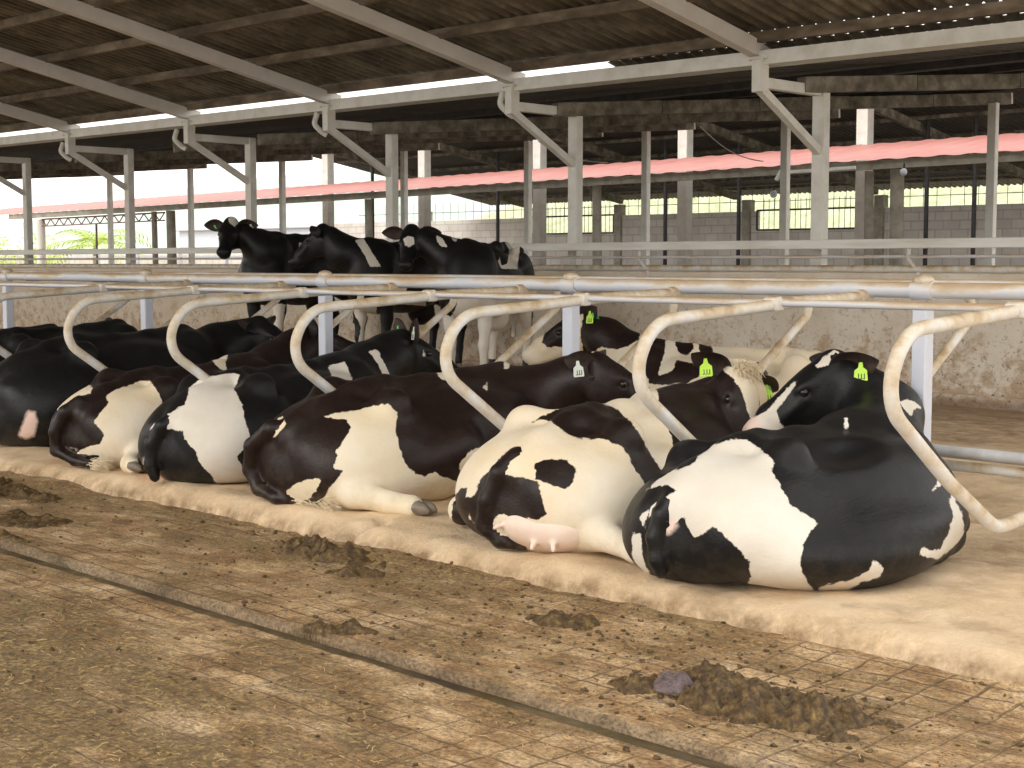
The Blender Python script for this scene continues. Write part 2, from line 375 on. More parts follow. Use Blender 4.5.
# ------------------------------------------------------------------ ground
def warp_range(a, near0, near1, b, fine, g=1.06):
    """coordinates dense between near0 and near1, growing outside"""
    up = list(np.arange(near0, near1, fine)); s = fine; x = near1
    while x < b: up.append(x); s *= g; x += s
    up.append(b); s = fine; x = near0 - fine; dn = []
    while x > a: dn.append(x); s *= g; x -= s
    dn.append(a); return np.array(dn[::-1] + up)
YS = warp_range(-6, 1.2, 12, 75, .03)
CH0, CH1 = 3.10, 3.20                                    # drain channel between the two slabs
def alley_near_z(X, Y):
    z = -.019 + .008 * fbm(X, Y, .8, 3, 2) + .006 * fbm(X, Y, 9, 3, 5)
    return z + np.where(X > 3.148, -.04, 0)
def alley_far_z(X, Y):
    bank = np.clip((X - 4.0) / .3, 0, 1)
    dung = np.clip(fbm(X * 1.5, Y * .7, 1.2, 3, 11) - .1, 0, 1) * .05 + np.clip(fbm(X, Y, 14, 3, 8), 0, 1) * .012
    return np.where(X < 3.2355, -.07, 0) - .004 - .016 * np.clip((3.262 - X) / .026, 0, 1) ** 2 + .010 * fbm(X, Y, .9, 3, 3) + .006 * fbm(X, Y, 10, 3, 6) + dung * (.25 + bank) + .015 * bank
o = grid('floor', np.append(warp_range(-4, 1.4, 3.12, 3.12, .03), [3.135, 3.147, 3.15]), YS, alley_near_z, 'alley'); struct(o, 'dung-covered grooved concrete slab nearest the camera, below the drain channel', 'floor')
o = grid('floor_stall_side', np.concatenate([[3.234, 3.236, 3.244, 3.253, 3.264, 3.278], np.arange(3.30, 4.34, .025), [4.36]]), YS, alley_far_z, 'alley'); struct(o, 'grooved concrete strip between the drain channel and the sandy kerb', 'floor')
def chan():
    m, n, l, b = newmat('wet_channel_bed'); c = coords(n); sep = n.new('ShaderNodeSeparateXYZ'); l.new(c, sep.inputs[0])
    bed = ramp(n, l, noise(n, l, 7, 8, .7, mapping(n, l, c, (1, .4, 1))), [(.3, (.03, .02, .01)), (.5, (.09, .06, .025)), (.64, (.16, .12, .06)), (.76, (.50, .46, .40))])
    edge = ramp(n, l, noise(n, l, 9, 8, .7, c), [(.3, (.12, .09, .055)), (.5, (.22, .18, .125)), (.7, (.36, .30, .21))])
    l.new(mix(n, l, maprange(n, l, sep.outputs[2], -.029, -.024), bed, edge), b.inputs['Base Color'])
    l.new(maprange(n, l, noise(n, l, 4, 3, .5, c), .3, .5, .25, .8), b.inputs['Roughness'])
    bump(n, l, noise(n, l, 30, 6, .7, c), b, .6, .01); return m
M['channel'] = chan()
ys = YS; X = [3.13, 3.145, 3.152, 3.200, 3.232, 3.245, 3.26]; Z = [-.040, -.036, -.036, -.037, -.036, -.045, -.070]
V = []; F = []
for j, y in enumerate(ys):
    for i in range(len(X)):
        w = .004 * (fbm(np.array([y * 1.0]), np.array([i * .3]), 3, 3, 9)[0])
        V.append((X[i] + w, y, Z[i] + (w * .8 if i in (2, 3) else 0)))
k = len(X)
for j in range(len(ys) - 1):
    for i in range(k - 1): F.append((j * k + i, j * k + i + 1, (j + 1) * k + i + 1, (j + 1) * k + i))
o = mesh_obj('trim_1', V, F, M['channel']); struct(o, 'narrow wet drain channel running between the two slabs', 'drain')

COWS = []          # filled below: (x, y) spots where the sand is pressed up round a body
BODY = [(5.2, 3.35), (5.2, 4.45), (5.2, 5.9), (5.2, 6.95), (5.2, 8.05), (5.2, 9.2), (5.2, 10.4)]
def bed_z(X, Y):
    base = .10 + .03 * fbm(X, Y, .7, 3, 21) + .020 * fbm(X, Y, 5, 5, 25)
    # rounded sandy lip over the kerb
    e = 4.34 + .06 * fbm(X * 0, Y, .9, 3, 31) + .012 * fbm(X * 0, Y, 9, 3, 37)
    t = np.clip((X - e + .03) / .14, 0, 1)
    lip = np.sqrt(np.clip(1 - (1 - t) ** 2, 0, 1))
    z = -.04 + (base + .04) * lip
    # break in the kerb seen under the third cow
    z = z - .07 * np.exp(-((Y - 5.42 + .12 * np.sin(X * 30) * .3) / .045) ** 2) * np.clip((4.62 - X) / .15, 0, 1) * lip - .03 * np.exp(-((Y - 5.62) / .12) ** 2) * np.clip((4.6 - X) / .2, 0, 1) * lip
    z = z - .04 * np.clip((X - 9.2) / .4, 0, 1)
    hol = np.exp(-(((X - 6.0) / .35) ** 2 + ((Y - 3.0) / .35) ** 2)) * .02
    return z - hol
xs = np.concatenate([np.arange(4.22, 6.6, .022), np.linspace(6.62, 12.45, 90)])
o = grid('ground', xs, YS, bed_z, 'sand'); struct(o, 'sand bedding of the stalls with a rounded sandy kerb', 'bedding')

# far ground of the valley beyond the wall
def ground_mat():
    m, n, l, b = newmat('yard_ground'); c = coords(n)
    l.new(ramp(n, l, noise(n, l, .5, 8, .7, c), [(.3, (.30, .25, .18)), (.7, (.52, .47, .38))]), b.inputs['Base Color']); b.inputs['Roughness'].default_value = .95; return m
M['yard'] = ground_mat()
mb = MB(); mb.add([(12.3, -30, -.05), (400, -30, -.05), (400, 500, -.05), (12.3, 500, -.05)], [(0, 1, 2, 3)])
mb.add([(-60, -30, -.12), (4.3, -30, -.12), (4.3, 500, -.12), (-60, 500, -.12)], [(0, 1, 2, 3)])
mb.add([(-60, -60, -.12), (60, -60, -.12), (60, -30, -.12), (-60, -30, -.12)], [(0, 1, 2, 3)])
mb.add([(4.3, 75, -.06), (12.3, 75, -.06), (12.3, 500, -.06), (4.3, 500, -.06)], [(0, 1, 2, 3)])
struct(mb.build('ground_yard', 'yard'), 'earth yard beyond the barn', 'ground')

# ------------------------------------------------------------------ barn: back wall, board, rail
YR = [0.0, 75.0]
mb = MB(); mb.box((12.3, 0, -.05), (12.5, 60, 1.25), .01)
wo = mb.build('wall_back', 'wall'); struct(wo, 'low stained rendered wall behind the stalls', 'wall')
mb = MB(); mb.box((12.14, 0, -.05), (12.3, 60, .16), .03)
struct(mb.build('baseboard_back', 'wall'), 'brown plinth step at the foot of the low wall', 'step')
mb = MB(); mb.box((12.22, 0.5, 1.475), (12.27, 45, 1.565), .006)
t = tag(mb.build('fence_board', 'board'), 'long flat white board fixed along the top of the low wall', 'board')
mb = MB(); mb.tube([(12.25, .5, 1.40), (12.25, 45, 1.40)], .016, 8)
tag(mb.build('wall_rail', 'pipe_white', smooth=True), 'thin white rail running just under the flat board', 'rail')
mb = MB(); mb.tube([(12.3, .5, 1.285), (12.3, 45, 1.285)], .034, 10)
tag(mb.build('wall_top_pipe', 'pipe', smooth=True), 'rusty cream pipe lying along the low wall top', 'pipe')
ydz = 0
for i, y in enumerate([7.1, 10.35, 13.7, 17.0]):
    mb = MB(); mb.tube(rounded([(12.27, y + .05, 1.49), (12.25, y + .05, 1.38), (12.30, y - .03, 1.27), (12.30, y - .03, 1.2)], [.06, .06], 4), .019, 8)
    o = tag(mb.build('rail_bracket', 'pipe_white', smooth=True), ['short bent white bracket holding the board above the wall, rightmost', 'short bent white bracket under the board, left of the second barn column', 'short bent white bracket under the board behind the standing cows', 'short bent white bracket under the board behind the leftmost standing cow'][i], 'bracket', 'brackets under the wall board')

# ------------------------------------------------------------------ barn columns with arm and brace, rafters, gutter, purlins, sheet
CY_ = [1.6, 5.05, 8.35, 11.66, 14.92, 18.1, 21.5, 25.0]
cl = ['', '', 'tall white steel column nearest the right edge, above the cow that looks back', 'tall white steel column behind the white spotted cow in the middle',
      'tall white steel column between the second and third standing cows', 'white steel column just right of the leftmost standing cow\'s head',
      'white steel column left of the leftmost standing cow', 'white steel column at the left edge of the photo']
rl = ['', '', 'sloping cream rafter that meets the gutter right of centre', 'sloping cream rafter that meets the gutter above the middle column',
      'sloping cream rafter, third from the right, ending above the standing cows', 'sloping cream rafter ending left of the leftmost standing cow',
      'sloping cream rafter ending near the left edge', '']
for i, y in enumerate(CY_):
    if i < 2: continue          # these stand outside the frame
    dz = .012 * (y - 8.35) * .6
    c = thing('barn_column', cl[i], 'column', (12.6, y, .1), 0, 'white barn columns along the wall')
    mb = MB(); mb.box((-.055, -.07, .0), (.055, .07, 2.98 + dz), .006); mb.build('post', 'cream', c)
    mb = MB(); mb.box((-.07, -.10, .0), (.07, .10, .012), .003); mb.build('base_plate', 'cream', c)
    mb = MB(); mb.box((-1.06, -.045, 2.88 + dz), (-.055, .045, 2.98 + dz), .005); mb.build('arm', 'cream', c)
    mb = MB(); mb.beam((-1.02, 0, 2.87 + dz), (-.02, 0, 2.33 + dz), .075, .075, (0, 0, 1)); mb.build('brace', 'cream', c)
    mb = MB(); mb.box((-1.09, -.055, 2.84 + dz), (-.96, .055, 3.17 + dz), .006); mb.build('bracket_tip', 'cream', c)
    mb = MB(); mb.box((-1.12, -.10, 3.14 + dz), (-.93, .10, 3.155 + dz), .003)
    for sx in (-1.1, -.95):
        for sy in (-.08, .08): mb.tube([(sx, sy, 3.12 + dz), (sx, sy, 3.165 + dz)], .011, 6)
    mb.build('bolt_plate', 'cream', c)
SL = .2035
def rz(x): return 3.27 + SL * (11.6 - x)
for i, y in enumerate([1.6, 5.05, 8.40, 11.66, 14.92, 18.1, 21.5, 25.0]):
    if i < 2: continue
    dz = .012 * (y - 8.35) * .6
    mb = MB(); mb.beam((11.72, y, rz(11.72) + .07 + dz), (-2.2, y, rz(-2.2) + .07 + dz), .11, .15)
    o = mb.build('roof_rafter', 'rafter'); tag(o, rl[i] or 'sloping cream rafter nearest the left edge of the photo', 'rafter', 'cream rafters of the near roof')
for k in range(12):
    x = 11.55 - 1.06 * k
    z = rz(x) + .145 + (.0 if k else -.03)
    # lipped channel section, open side away from the camera
    prof = [(-.04, .0), (.035, 0), (.035, .02), (.029, .02), (.029, .006), (-.034, .006), (-.034, .094), (.029, .094), (.029, .08), (.035, .08), (.035, .10), (-.04, .10)]
    V = []; F = []
    for y in (3.0, 40.0):
        for a, b in prof: V.append((x + a, y, z + b + .0072 * (y - 8.35)))
    n_ = len(prof)
    for j in range(n_): F.append((j, (j + 1) % n_, n_ + (j + 1) % n_, n_ + j))
    o = mesh_obj('roof_purlin', V, F, M['purlin'], smooth=False)
    tag(o, ['brown channel purlin lying directly above the gutter', 'brown channel purlin, second up from the gutter', 'brown channel purlin, third up from the gutter', 'brown channel purlin, fourth up from the gutter'][k] if k < 4 else 'brown channel purlin high over the alley, number %s up from the gutter' % ['five', 'six', 'seven', 'eight', 'nine', 'ten', 'eleven', 'twelve'][k - 4], 'purlin', 'brown purlins under the near roof')
# corrugated sheet of the near roof: ribs run down the slope
def corrug(name, x0, x1, zf, y0, y1, pitch, amp, mat, nx=8, tilt=0.0072, thick=False):
    k = int((y1 - y0) / pitch * 4) + 1; ys = np.linspace(y0, y1, k)
    w = np.array([-1, 1, 1, -1])[np.arange(k) % 4] * amp
    xs = np.linspace(x0, x1, nx); V = np.zeros((nx, k, 3)); V[..., 0] = xs[:, None]; V[..., 1] = ys
    V[..., 2] = np.array([zf(x) for x in xs])[:, None] + w + tilt * (ys - 8.35)
    I = np.arange(nx * k).reshape(nx, k)
    F = np.stack([I[:-1, :-1], I[1:, :-1], I[1:, 1:], I[:-1, 1:]], -1).reshape(-1, 4)
    return mesh_obj(name, V.reshape(-1, 3), F, M[mat], smooth=False)
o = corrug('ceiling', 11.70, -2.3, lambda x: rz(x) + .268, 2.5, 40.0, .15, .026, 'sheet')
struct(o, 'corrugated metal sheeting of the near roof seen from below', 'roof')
o = corrug('trim_2', 11.60, 11.83, lambda x: 3.415 - (x - 11.6) * .28, 2.5, 10.30, .15, .022, 'sheet', nx=3)
struct(o, 'corrugated closing strip over the right part of the gutter', 'flashing')
# gutter
mb = MB(); prof = [(-.13, .13), (-.13, 0), (.13, 0), (.13, .13), (.12, .13), (.12, .01), (-.12, .01), (-.12, .13)]
V = []; F = []
for y in (3.0, 40.0):
    for a, b in prof: V.append((11.68 + a, y, 3.195 + b + .0072 * (y - 8.35)))
for j in range(8): F.append((j, (j + 1) % 8, 8 + (j + 1) % 8, 8 + j))
tag(mesh_obj('roof_gutter', V, F, M['cream'], smooth=False), 'long cream box gutter along the eave of the near roof', 'gutter')
for i, y in enumerate([11.5, 14.85, 18.1, 21.4]):
    mb = MB(); mb.tube(rounded([(11.55, y + .28, 3.22), (11.50, y + .28, 3.08), (11.60, y + .24, 2.98), (11.64, y + .20, 2.95)], [.06, .06], 4), .035, 10)
    tag(mb.build('gutter_spout', 'cream', smooth=True), ['short curved cream spout under the gutter at the middle column', 'short curved cream spout under the gutter above the second standing cow', 'short curved cream spout under the gutter left of the standing cows', 'short curved cream spout under the gutter near the left edge'][i], 'spout', 'gutter spouts')

# ------------------------------------------------------------------ second roof beyond the columns
def fz(x): return 3.07 + .073 * (x - 12.3)
RY = [(5.05, 2.9), (8.35, 6.3), (11.66, 9.73), (14.92, 12.46), (17.4, 15.19), (19.6, 17.19), (22.6, 21.4), (26.6, 25.4), (30.6, 29.4), (34.0, 33.0)]
bn = {1: 'dark concrete beam under the far roof, cut by the right edge', 2: 'concrete beam with a pale end at the far right post', 3: 'concrete beam ending in a pale tip right of the main column', 4: 'concrete beam with a pale tip between the middle and right columns',
      5: 'concrete beam with a pale tip just right of the middle column', 6: 'concrete beam with a pale tip above the third standing cow', 7: 'concrete beam with a pale tip above the second standing cow', 8: 'concrete beam above the leftmost standing cow', 9: 'concrete beam over the palms at the left'}
for i, (ya, yb) in enumerate(RY):
    if i == 0: continue
    a = Vector((12.25, ya, fz(12.25))); b = Vector((19.2, yb, fz(19.2))); sg = 5
    c = tag(bpy.data.objects.new('roof_beam', None), bn[i], 'beam', 'concrete beams of the far roof'); COL.objects.link(c); c.location = a
    mb = MB()
    for s_ in range(sg):
        p, q = a.lerp(b, (s_ + .003) / sg) - a, a.lerp(b, (s_ + .997) / sg) - a
        e_ = Vector((0, 0, .008 * random.uniform(-1, 1))); mb.beam(p + e_, q + e_, .12, .15)
    mb.build('beam', 'concrete', c)
    mb = MB(); mb.beam(b - a, (b - a) * 1.004, .121, .151); mb.build('end_plate', 'cream', c)
for k, x in enumerate([13.2, 14.6, 16.0, 17.4, 18.7]):
    mb = MB(); mb.box((x - .03, 3, fz(x) + .085), (x + .03, 36, fz(x) + .16), .004)
    tag(mb.build('roof_purlin', 'darkiron'), 'dark purlin under the far roof, number %s away from the gutter' % ['one', 'two', 'three', 'four', 'five'][k], 'purlin', 'dark purlins of the far roof')
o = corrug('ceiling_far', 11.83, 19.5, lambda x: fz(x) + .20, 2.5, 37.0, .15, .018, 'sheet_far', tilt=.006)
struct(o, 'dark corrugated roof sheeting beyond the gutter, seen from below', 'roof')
pn = ['', 'slim cream post at the far right under a pale beam end', 'slim cream post right behind the main right column', 'slim cream post between the middle and right columns', 'slim cream post just left of the middle column',
      'slim cream post beside the thick round concrete post, right of the third barn column', 'slim cream post behind the second standing cow', 'slim cream post left of the leftmost standing cow', 'slim cream post among the palms', '']
for i, y in enumerate(RY[1:]):
    if i == 0 or i == 9: continue
    y = [6.3, 9.73, 13.08, 15.82, 18.54, 21.9, 25.86, 29.39, 33.0][i]
    mb = MB(); mb.box((18.75, y - .06, -.05), (18.85, y + .06, fz(18.8) - .06), .006)
    tag(mb.build('slim_post', 'cream'), pn[i] or 'slim cream post near the left edge of the photo', 'post', 'slim posts under the far roof')

# ------------------------------------------------------------------ red roof, its posts and the shed beyond
def ez(x, y): return 2.965 - .0064 * (y - 10) + (x - 20.5) * (.18 - .0008 * (y - 10))
k = int((48 - 5) / .12) + 1; ys = np.linspace(5, 48, k); w = np.array([-1, 1, 1, -1])[np.arange(k) % 4] * .007
V = []
for x in (20.5, 22.0, 23.5): V += [(x, ys[j], ez(x, ys[j]) + w[j]) for j in range(k)]
I = np.arange(3 * k).reshape(3, k); F = np.stack([I[:-1, :-1], I[1:, :-1], I[1:, 1:], I[:-1, 1:]], -1).reshape(-1, 4)
tag(mesh_obj('red_roof', V, F, M['sheet_red'], smooth=False), 'long faded red corrugated lean-to roof crossing the photo behind the posts', 'roof')
mb = MB(); yy = 5.
while yy < 42:
    L = random.uniform(1.9, 3.1); y1 = min(42, yy + L)
    mb.beam((20.6, yy + .01, ez(20.5, yy) - .075), (20.6, y1, ez(20.5, y1) - .075), .08, .14); yy = y1
tag(mb.build('eave_beam', 'concpost'), 'brown timber beam along the underside of the red roof edge', 'beam')
rp = [(20.8, 12.35, .11), (20.8, 12.85, .075), (20.7, 18.6, .09), (20.7, 25.3, .09), (20.7, 33.3, .12), (20.7, 34.1, .075)]
rpn = ['thick concrete post right of the main right column', 'thinner concrete post hugging the thick one at the main right column', 'round concrete post between the middle column and the brick wall window', 'round concrete post right of the third barn column',
       'round concrete post left of the leftmost standing cow', 'darker leaning post beside the round concrete post at the left']
for (x, y, r), lb in zip(rp, rpn):
    mb = MB(); zt = ez(20.5, y) - .15
    mb.tube([(x, y, -.05), (x + .01, y, 1.2), (x, y + .01, zt)], [r * 1.02, r, r * .97], 14)
    tag(mb.build('round_post', 'concpost', smooth=True), lb, 'post', 'round posts under the red roof')
cn = ['', 'square column rising behind the red roof, right of the main right column', 'square column rising behind the red roof between middle and right columns', 'square column rising behind the red roof beside the middle column', 'square column rising behind the red roof right of the third barn column',
      'square column rising behind the red roof above the second standing cow', '']
def dzr(x): return 1.35 + 1.2 * (2.45 - .167 * (x / 1.2 - 20))
for i in range(1, 6):
    y = [10.9, 14.95, 19.15, 23.3, 27.2, 31.0, 35.2][i]
    c = thing('shed_column', cn[i], 'column', (24, y, -.05), 0, 'columns of the shed behind the red roof')
    mb = MB(); mb.box((-.11, -.12, 0), (.11, .12, 4.3), .01); mb.build('post', 'cream' if i else 'cream', c)
    mb = MB(); mb.beam((-.2, 0, dzr(23.8) + .02), (7.3, 0, dzr(31.3) + .02), .12, .17); mb.build('sloping_rafter', 'concrete', c)
for k, x in enumerate([24.4, 25.9, 27.4, 28.8, 30.2, 31.2]):
    mb = MB(); mb.box((x - .03, 6, dzr(x) + .11), (x + .03, 33, dzr(x) + .18), .004)
    tag(mb.build('shed_purlin', 'concrete'), 'pale purlin under the shed roof behind the red roof, %s from its ridge' % ['first', 'second', 'third', 'fourth', 'fifth', 'last'][k], 'purlin', 'purlins of the shed roof')
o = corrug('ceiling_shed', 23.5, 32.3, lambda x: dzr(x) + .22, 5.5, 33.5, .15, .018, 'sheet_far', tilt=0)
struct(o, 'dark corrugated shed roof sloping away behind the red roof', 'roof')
# block wall with barred openings
WX = 31.4
def wseg(y0, y1, z0, z1): mb.box((WX, y0, z0), (WX + .15, y1, z1), .004)
mb = MB(); wseg(6, 40.5, -.05, 2.15)
wseg(6, 19.3, 2.15, 2.65); wseg(22.7, 27.6, 2.15, 2.65); wseg(31.1, 40.5, 2.15, 2.65)
struct(mb.build('wall_far', 'block'), 'grey concrete block wall of the shed with two barred openings', 'wall')
for i, y in enumerate([8.3, 19.1, 23.0, 27.4, 35.5]):
    mb = MB(); mb.box((WX - .06, y - .12, -.05), (WX + .17, y + .14, 2.95), .01)
    struct(mb.build('pillar', 'concpost'), 'concrete pier of the block wall', 'pier')
for i, (y0, y1) in enumerate([(19.3, 22.7), (27.6, 31.1)]):
    w = bpy.data.objects.new('window_%d' % (i + 1), None); COL.objects.link(w); w.location = (WX, y0, 2.15); struct(w, ['barred window opening of the shed behind the right column', 'barred window opening of the shed left of the grey block panel'][i], 'window')
    mb = MB(); H = .50; L = y1 - y0
    for a, b in (((0, 0), (L, 0)), ((0, H), (L, H)), ((0, 0), (0, H)), ((L, 0), (L, H))):
        mb.beam((.02, a[0], a[1] + .02), (.02, b[0], b[1] + .02), .045, .045, (1, 0, 0))
    mb.build('window_frame', 'darkiron', w)
    mb = MB()
    for q in range(1, int(L / .16)): mb.tube([(.03, q * .16, .0), (.03, q * .16, H + .3)], .008, 5)
    mb.build('bars', 'darkiron', w)
mb = MB()
for q in range(int(32 / .35)): mb.tube([(WX + .08, 6.1 + q * .35, 2.66), (WX + .08, 6.1 + q * .35, 3.2)], .007, 5)
mb.tube([(WX + .08, 6, 2.9), (WX + .08, 39, 2.9)], .009, 5)
tag(mb.build('wire_mesh', 'darkiron'), 'thin wire mesh closing the gap above the block wall', 'mesh')
for i, px in enumerate([(26., 21.3), (26., 19.27), (26., 14.8), (26., 13.8), (26., 26.7), (25., 30.4)]):
    mb = MB(); mb.tube([(px[0], px[1], -.05), (px[0], px[1], dzr(px[0]) + .1)], .045, 8)
    tag(mb.build('iron_pole', 'darkiron', smooth=True), ['thin black pole in front of the grey block panel', 'thin black pole left of the barred window', 'thin black pole, left one of the pair at the far right', 'thin black pole, right one of the pair at the far right', 'thin black pole above the third standing cow', 'thin black pole above the second standing cow'][i], 'pole', 'thin black poles in the shed')
# small fittings on the red roof edge
mb = MB(); mb.beam((20.45, 14.3, 2.82), (20.45, 12.9, 2.84), .05, .05); mb.beam((20.45, 14.4, 2.70), (20.45, 14.3, 2.85), .06, .05)
tag(mb.build('metal_channel', 'cream'), 'bright metal channel hanging under the red roof right of the main column', 'bracket')
for (x, y, z, lb) in [(18.75, 13.25, 2.38, 'round white lamp on the slim post behind the main right column'), (20.55, 12.1, 2.74, 'small white lamp under the red roof edge')]:
    c = thing('lamp', lb, 'lamp', (x, y, z))
    mb = MB(); mb.ball((0, 0, 0), (.05, .06, .06)); mb.build('globe', 'white', c, smooth=True)
    mb = MB(); mb.tube([(.0, 0, .04), (.02, 0, .12), (.06, -.12 if z < 2.5 else 0, .13 if z < 2.5 else .2)], .018, 8); mb.build('holder', 'darkiron', c, smooth=True)
# loose cables
def cable(p, q, sag, lb):
    P = [Vector(p).lerp(Vector(q), t / 14) - Vector((0, 0, sag * math.sin(PI * t / 14))) for t in range(15)]
    mb = MB(); mb.tube(P, .009, 6); tag(mb.build('cable', 'cream', smooth=True), lb, 'cable', 'loose white cables')
cable((18.4, 17.9, 3.42), (18.4, 16.3, 2.98), .10, 'loose white cable hanging right of the middle column')
cable((18.4, 14.4, 3.45), (18.4, 13.2, 2.85), .12, 'loose white cable hanging in front of the red roof right of centre')

# ------------------------------------------------------------------ far left: truss, palms, bushes, walls, hills
mb = MB(); tx = 20.7; y0, y1 = 33.6, 40.2
def tz(y): return ez(20.5, y) - .19
mb.beam((tx, y0, tz(y0)), (tx, y1, tz(y1)), .04, .04); mb.beam((tx, y0, tz(y0) - .2), (tx, y1, tz(y1) - .2), .04, .03)
c = thing('roof_truss', 'rust-red lattice truss under the red roof at the far left', 'truss', (0, 0, 0)); mb.build('chords', 'darkiron', c)
M['rust'] = simple('rust_red_paint', [(.3, (.16, .05, .06)), (.7, (.30, .11, .11))], 8, .7)
c.children[0].data.materials[0] = M['rust']
mb = MB(); n_ = 26
for k in range(n_):
    a = y0 + (y1 - y0) * k / n_; b = y0 + (y1 - y0) * (k + 1) / n_
    mb.beam((tx, a, tz(a) - (.2 if k % 2 else 0)), (tx, b, tz(b) - (0 if k % 2 else .2)), .022, .022)
mb.build('lattice', 'rust', c)
for y, lb in ((40.3, 'thick pale post at the left end of the red roof truss'),):
    mb = MB(); mb.tube([(20.7, y, -.05), (20.7, y, tz(y))], .13, 14); tag(mb.build('round_post', 'cream', smooth=True), lb, 'post')
for y, lb in ((37.1, 'thin pole under the left part of the truss'), (35.4, 'thin pole left of the leftmost barn column, under the truss')):
    mb = MB(); mb.tube([(20.7, y, -.05), (20.7, y, tz(y) - .2)], .03, 8); tag(mb.build('thin_pole', 'purlin', smooth=True), lb, 'pole', 'thin poles under the truss')
def leafmat(name, c0, c1):
    m = simple(name, [(.3, c0), (.7, c1)], 3, .6, bs_=0); b = m.node_tree.nodes['Principled BSDF']
    b.inputs['Subsurface Weight'].default_value = .0; b.inputs['Transmission Weight'].default_value = 0; return m
M['palm'] = leafmat('palm_leaf', (.36, .50, .05), (.62, .74, .16))
M['trunk'] = simple('palm_bark', [(.3, (.25, .2, .12)), (.7, (.45, .38, .26))], 8, .9)
M['hill'] = leafmat('hazy_hill_green', (.40, .52, .44), (.58, .68, .60))  # distance haze is painted into these pale greens, no real atmosphere
M['scrub'] = leafmat('scrub_green', (.34, .40, .20), (.66, .66, .46))
def palm(x, y, h, R, lb, sd):
    rs = random.Random(sd); c = thing('palm_tree', lb, 'palm', (x, y, -.1), 0, 'young palms beyond the barn')
    mb = MB(); mb.tube([(0, 0, 0), (.03, .02, h * .5), (0, 0, h)], [.14, .11, .09], 10); mb.build('trunk', 'trunk', c, smooth=True)
    for k in range(13):
        a = 2 * PI * k / 13 + rs.uniform(-.2, .2); el = rs.uniform(.35, 1.25); L = R * rs.uniform(.8, 1.1); mb = MB(); P = []
        for j in range(9):
            s = j / 8; r_ = L * s * math.cos(el * (1 - .5 * s)); z_ = h + L * (math.sin(el) * s - .75 * s * s)
            P.append(Vector((r_ * math.cos(a), r_ * math.sin(a), z_)))
        mb.tube(P, [.02 * (1 - .8 * j / 8) for j in range(9)], 5)
        sd_ = Vector((-math.sin(a), math.cos(a), 0))
        for j in range(1, 8):
            for half in (0, .5):
                p = P[j].lerp(P[min(j + 1, 8)], half); d = (P[min(j + 1, 8)] - P[j - 1]).normalized(); wl_ = L * .34 * (1 - abs(j / 8 - .45))
                for s in (-1, 1):
                    q = p + sd_ * s * wl_ + d * wl_ * .55 - Vector((0, 0, wl_ * .35)); m_ = (p + q) / 2 + d * .05 + Vector((0, 0, .04))
                    mb.add([p - d * .02, m_ - d * .03, q, m_ + d * .03], [(0, 1, 2, 3)])
        mb.build('frond', 'palm', c)
palm(28, 50.3, 2.0, 2.5, 'young bright green palm showing between the left columns', 1)
palm(28, 64.0, 2.0, 2.5, 'young bright green palm at the left edge of the photo', 2)
def bush(x, y, r, h, lb, sd):
    rs = np.random.RandomState(sd); mb = MB(); c = thing('bush', lb, 'bush', (x, y, -.1), 0, 'bushes beyond the barn')
    for k in range(900):
        d = rs.randn(3); d /= np.linalg.norm(d); d[2] = abs(d[2]); rr = rs.uniform(.55, 1.) ; p = Vector((d[0] * r * rr, d[1] * r * rr, d[2] * h * rr))
        u = Vector(rs.randn(3)).normalized() * .10; v = u.orthogonal().normalized() * .045
        mb.add([p - u, p - v, p + u, p + v], [(0, 1, 2, 3)])
    mb.build('foliage', 'palm', c); mb = MB()
    for k in range(5): mb.tube([(0, 0, 0), (rs.uniform(-.5, .5) * r, rs.uniform(-.5, .5) * r, h * .7)], [.03, .01], 5)
    mb.build('stems', 'trunk', c)
bush(28, 54.6, 1.4, 2.75, 'round yellow-green bush left of the palm', 3)
bush(28, 59.0, 1.3, 2.9, 'round yellow-green bush near the left edge', 4)
mb = MB(); mb.box((31.4, 40.5, -.1), (31.6, 100, 1.66), .02); struct(mb.build('wall_yard', 'block'), 'low grey block wall across the yard at the left', 'wall')
c = thing('yard_fence', 'white post and rail fence in the yard behind the leftmost columns', 'fence', (26, 0, 0))
mb = MB()
for y in np.arange(33.5, 49, 2.6): mb.box((-.04, y - .05, -.05), (.04, y + .05, 1.72), .004)
mb.build('posts', 'white', c); c.children[0]['kind'] = 'stuff'
mb = MB(); mb.beam((0, 33.2, 1.72), (0, 49, 1.74), .05, .05); mb.beam((0, 33.2, 1.52), (0, 49, 1.53), .03, .03); mb.build('rail', 'white', c)
# pale building and tank seen over the second standing cow
M['pinkwall'] = simple('salmon_render', [(.3, (.62, .36, .27)), (.7, (.75, .48, .38))], 4, .9)
c = thing('gate_pier', 'salmon-coloured pier beyond the second standing cow', 'pier', (36, 45.9, 0)); mb = MB(); mb.box((-.2, -.35, -.1), (.2, .35, 2.35), .02); mb.build('shaft', 'pinkwall', c)
mb = MB(); mb.box((-.25, -.4, 2.35), (.25, .4, 2.45), .02); mb.build('cap', 'cream', c)
M['haze_roof'] = simple('pale_metal_roof', [(.3, (.62, .66, .72)), (.7, (.75, .78, .82))], 2, .6)
c = thing('distant_shed', 'pale low shed roof far behind the leftmost standing cow', 'building', (60, 84, 0))
mb = MB(); mb.box((-.3, -11, -.1), (.3, 11, 3.6), .05); mb.build('wall', 'white', c)
mb = MB(); mb.box((-.9, -11.6, 3.6), (2, 11.6, 3.95), .05); mb.build('roof', 'haze_roof', c)

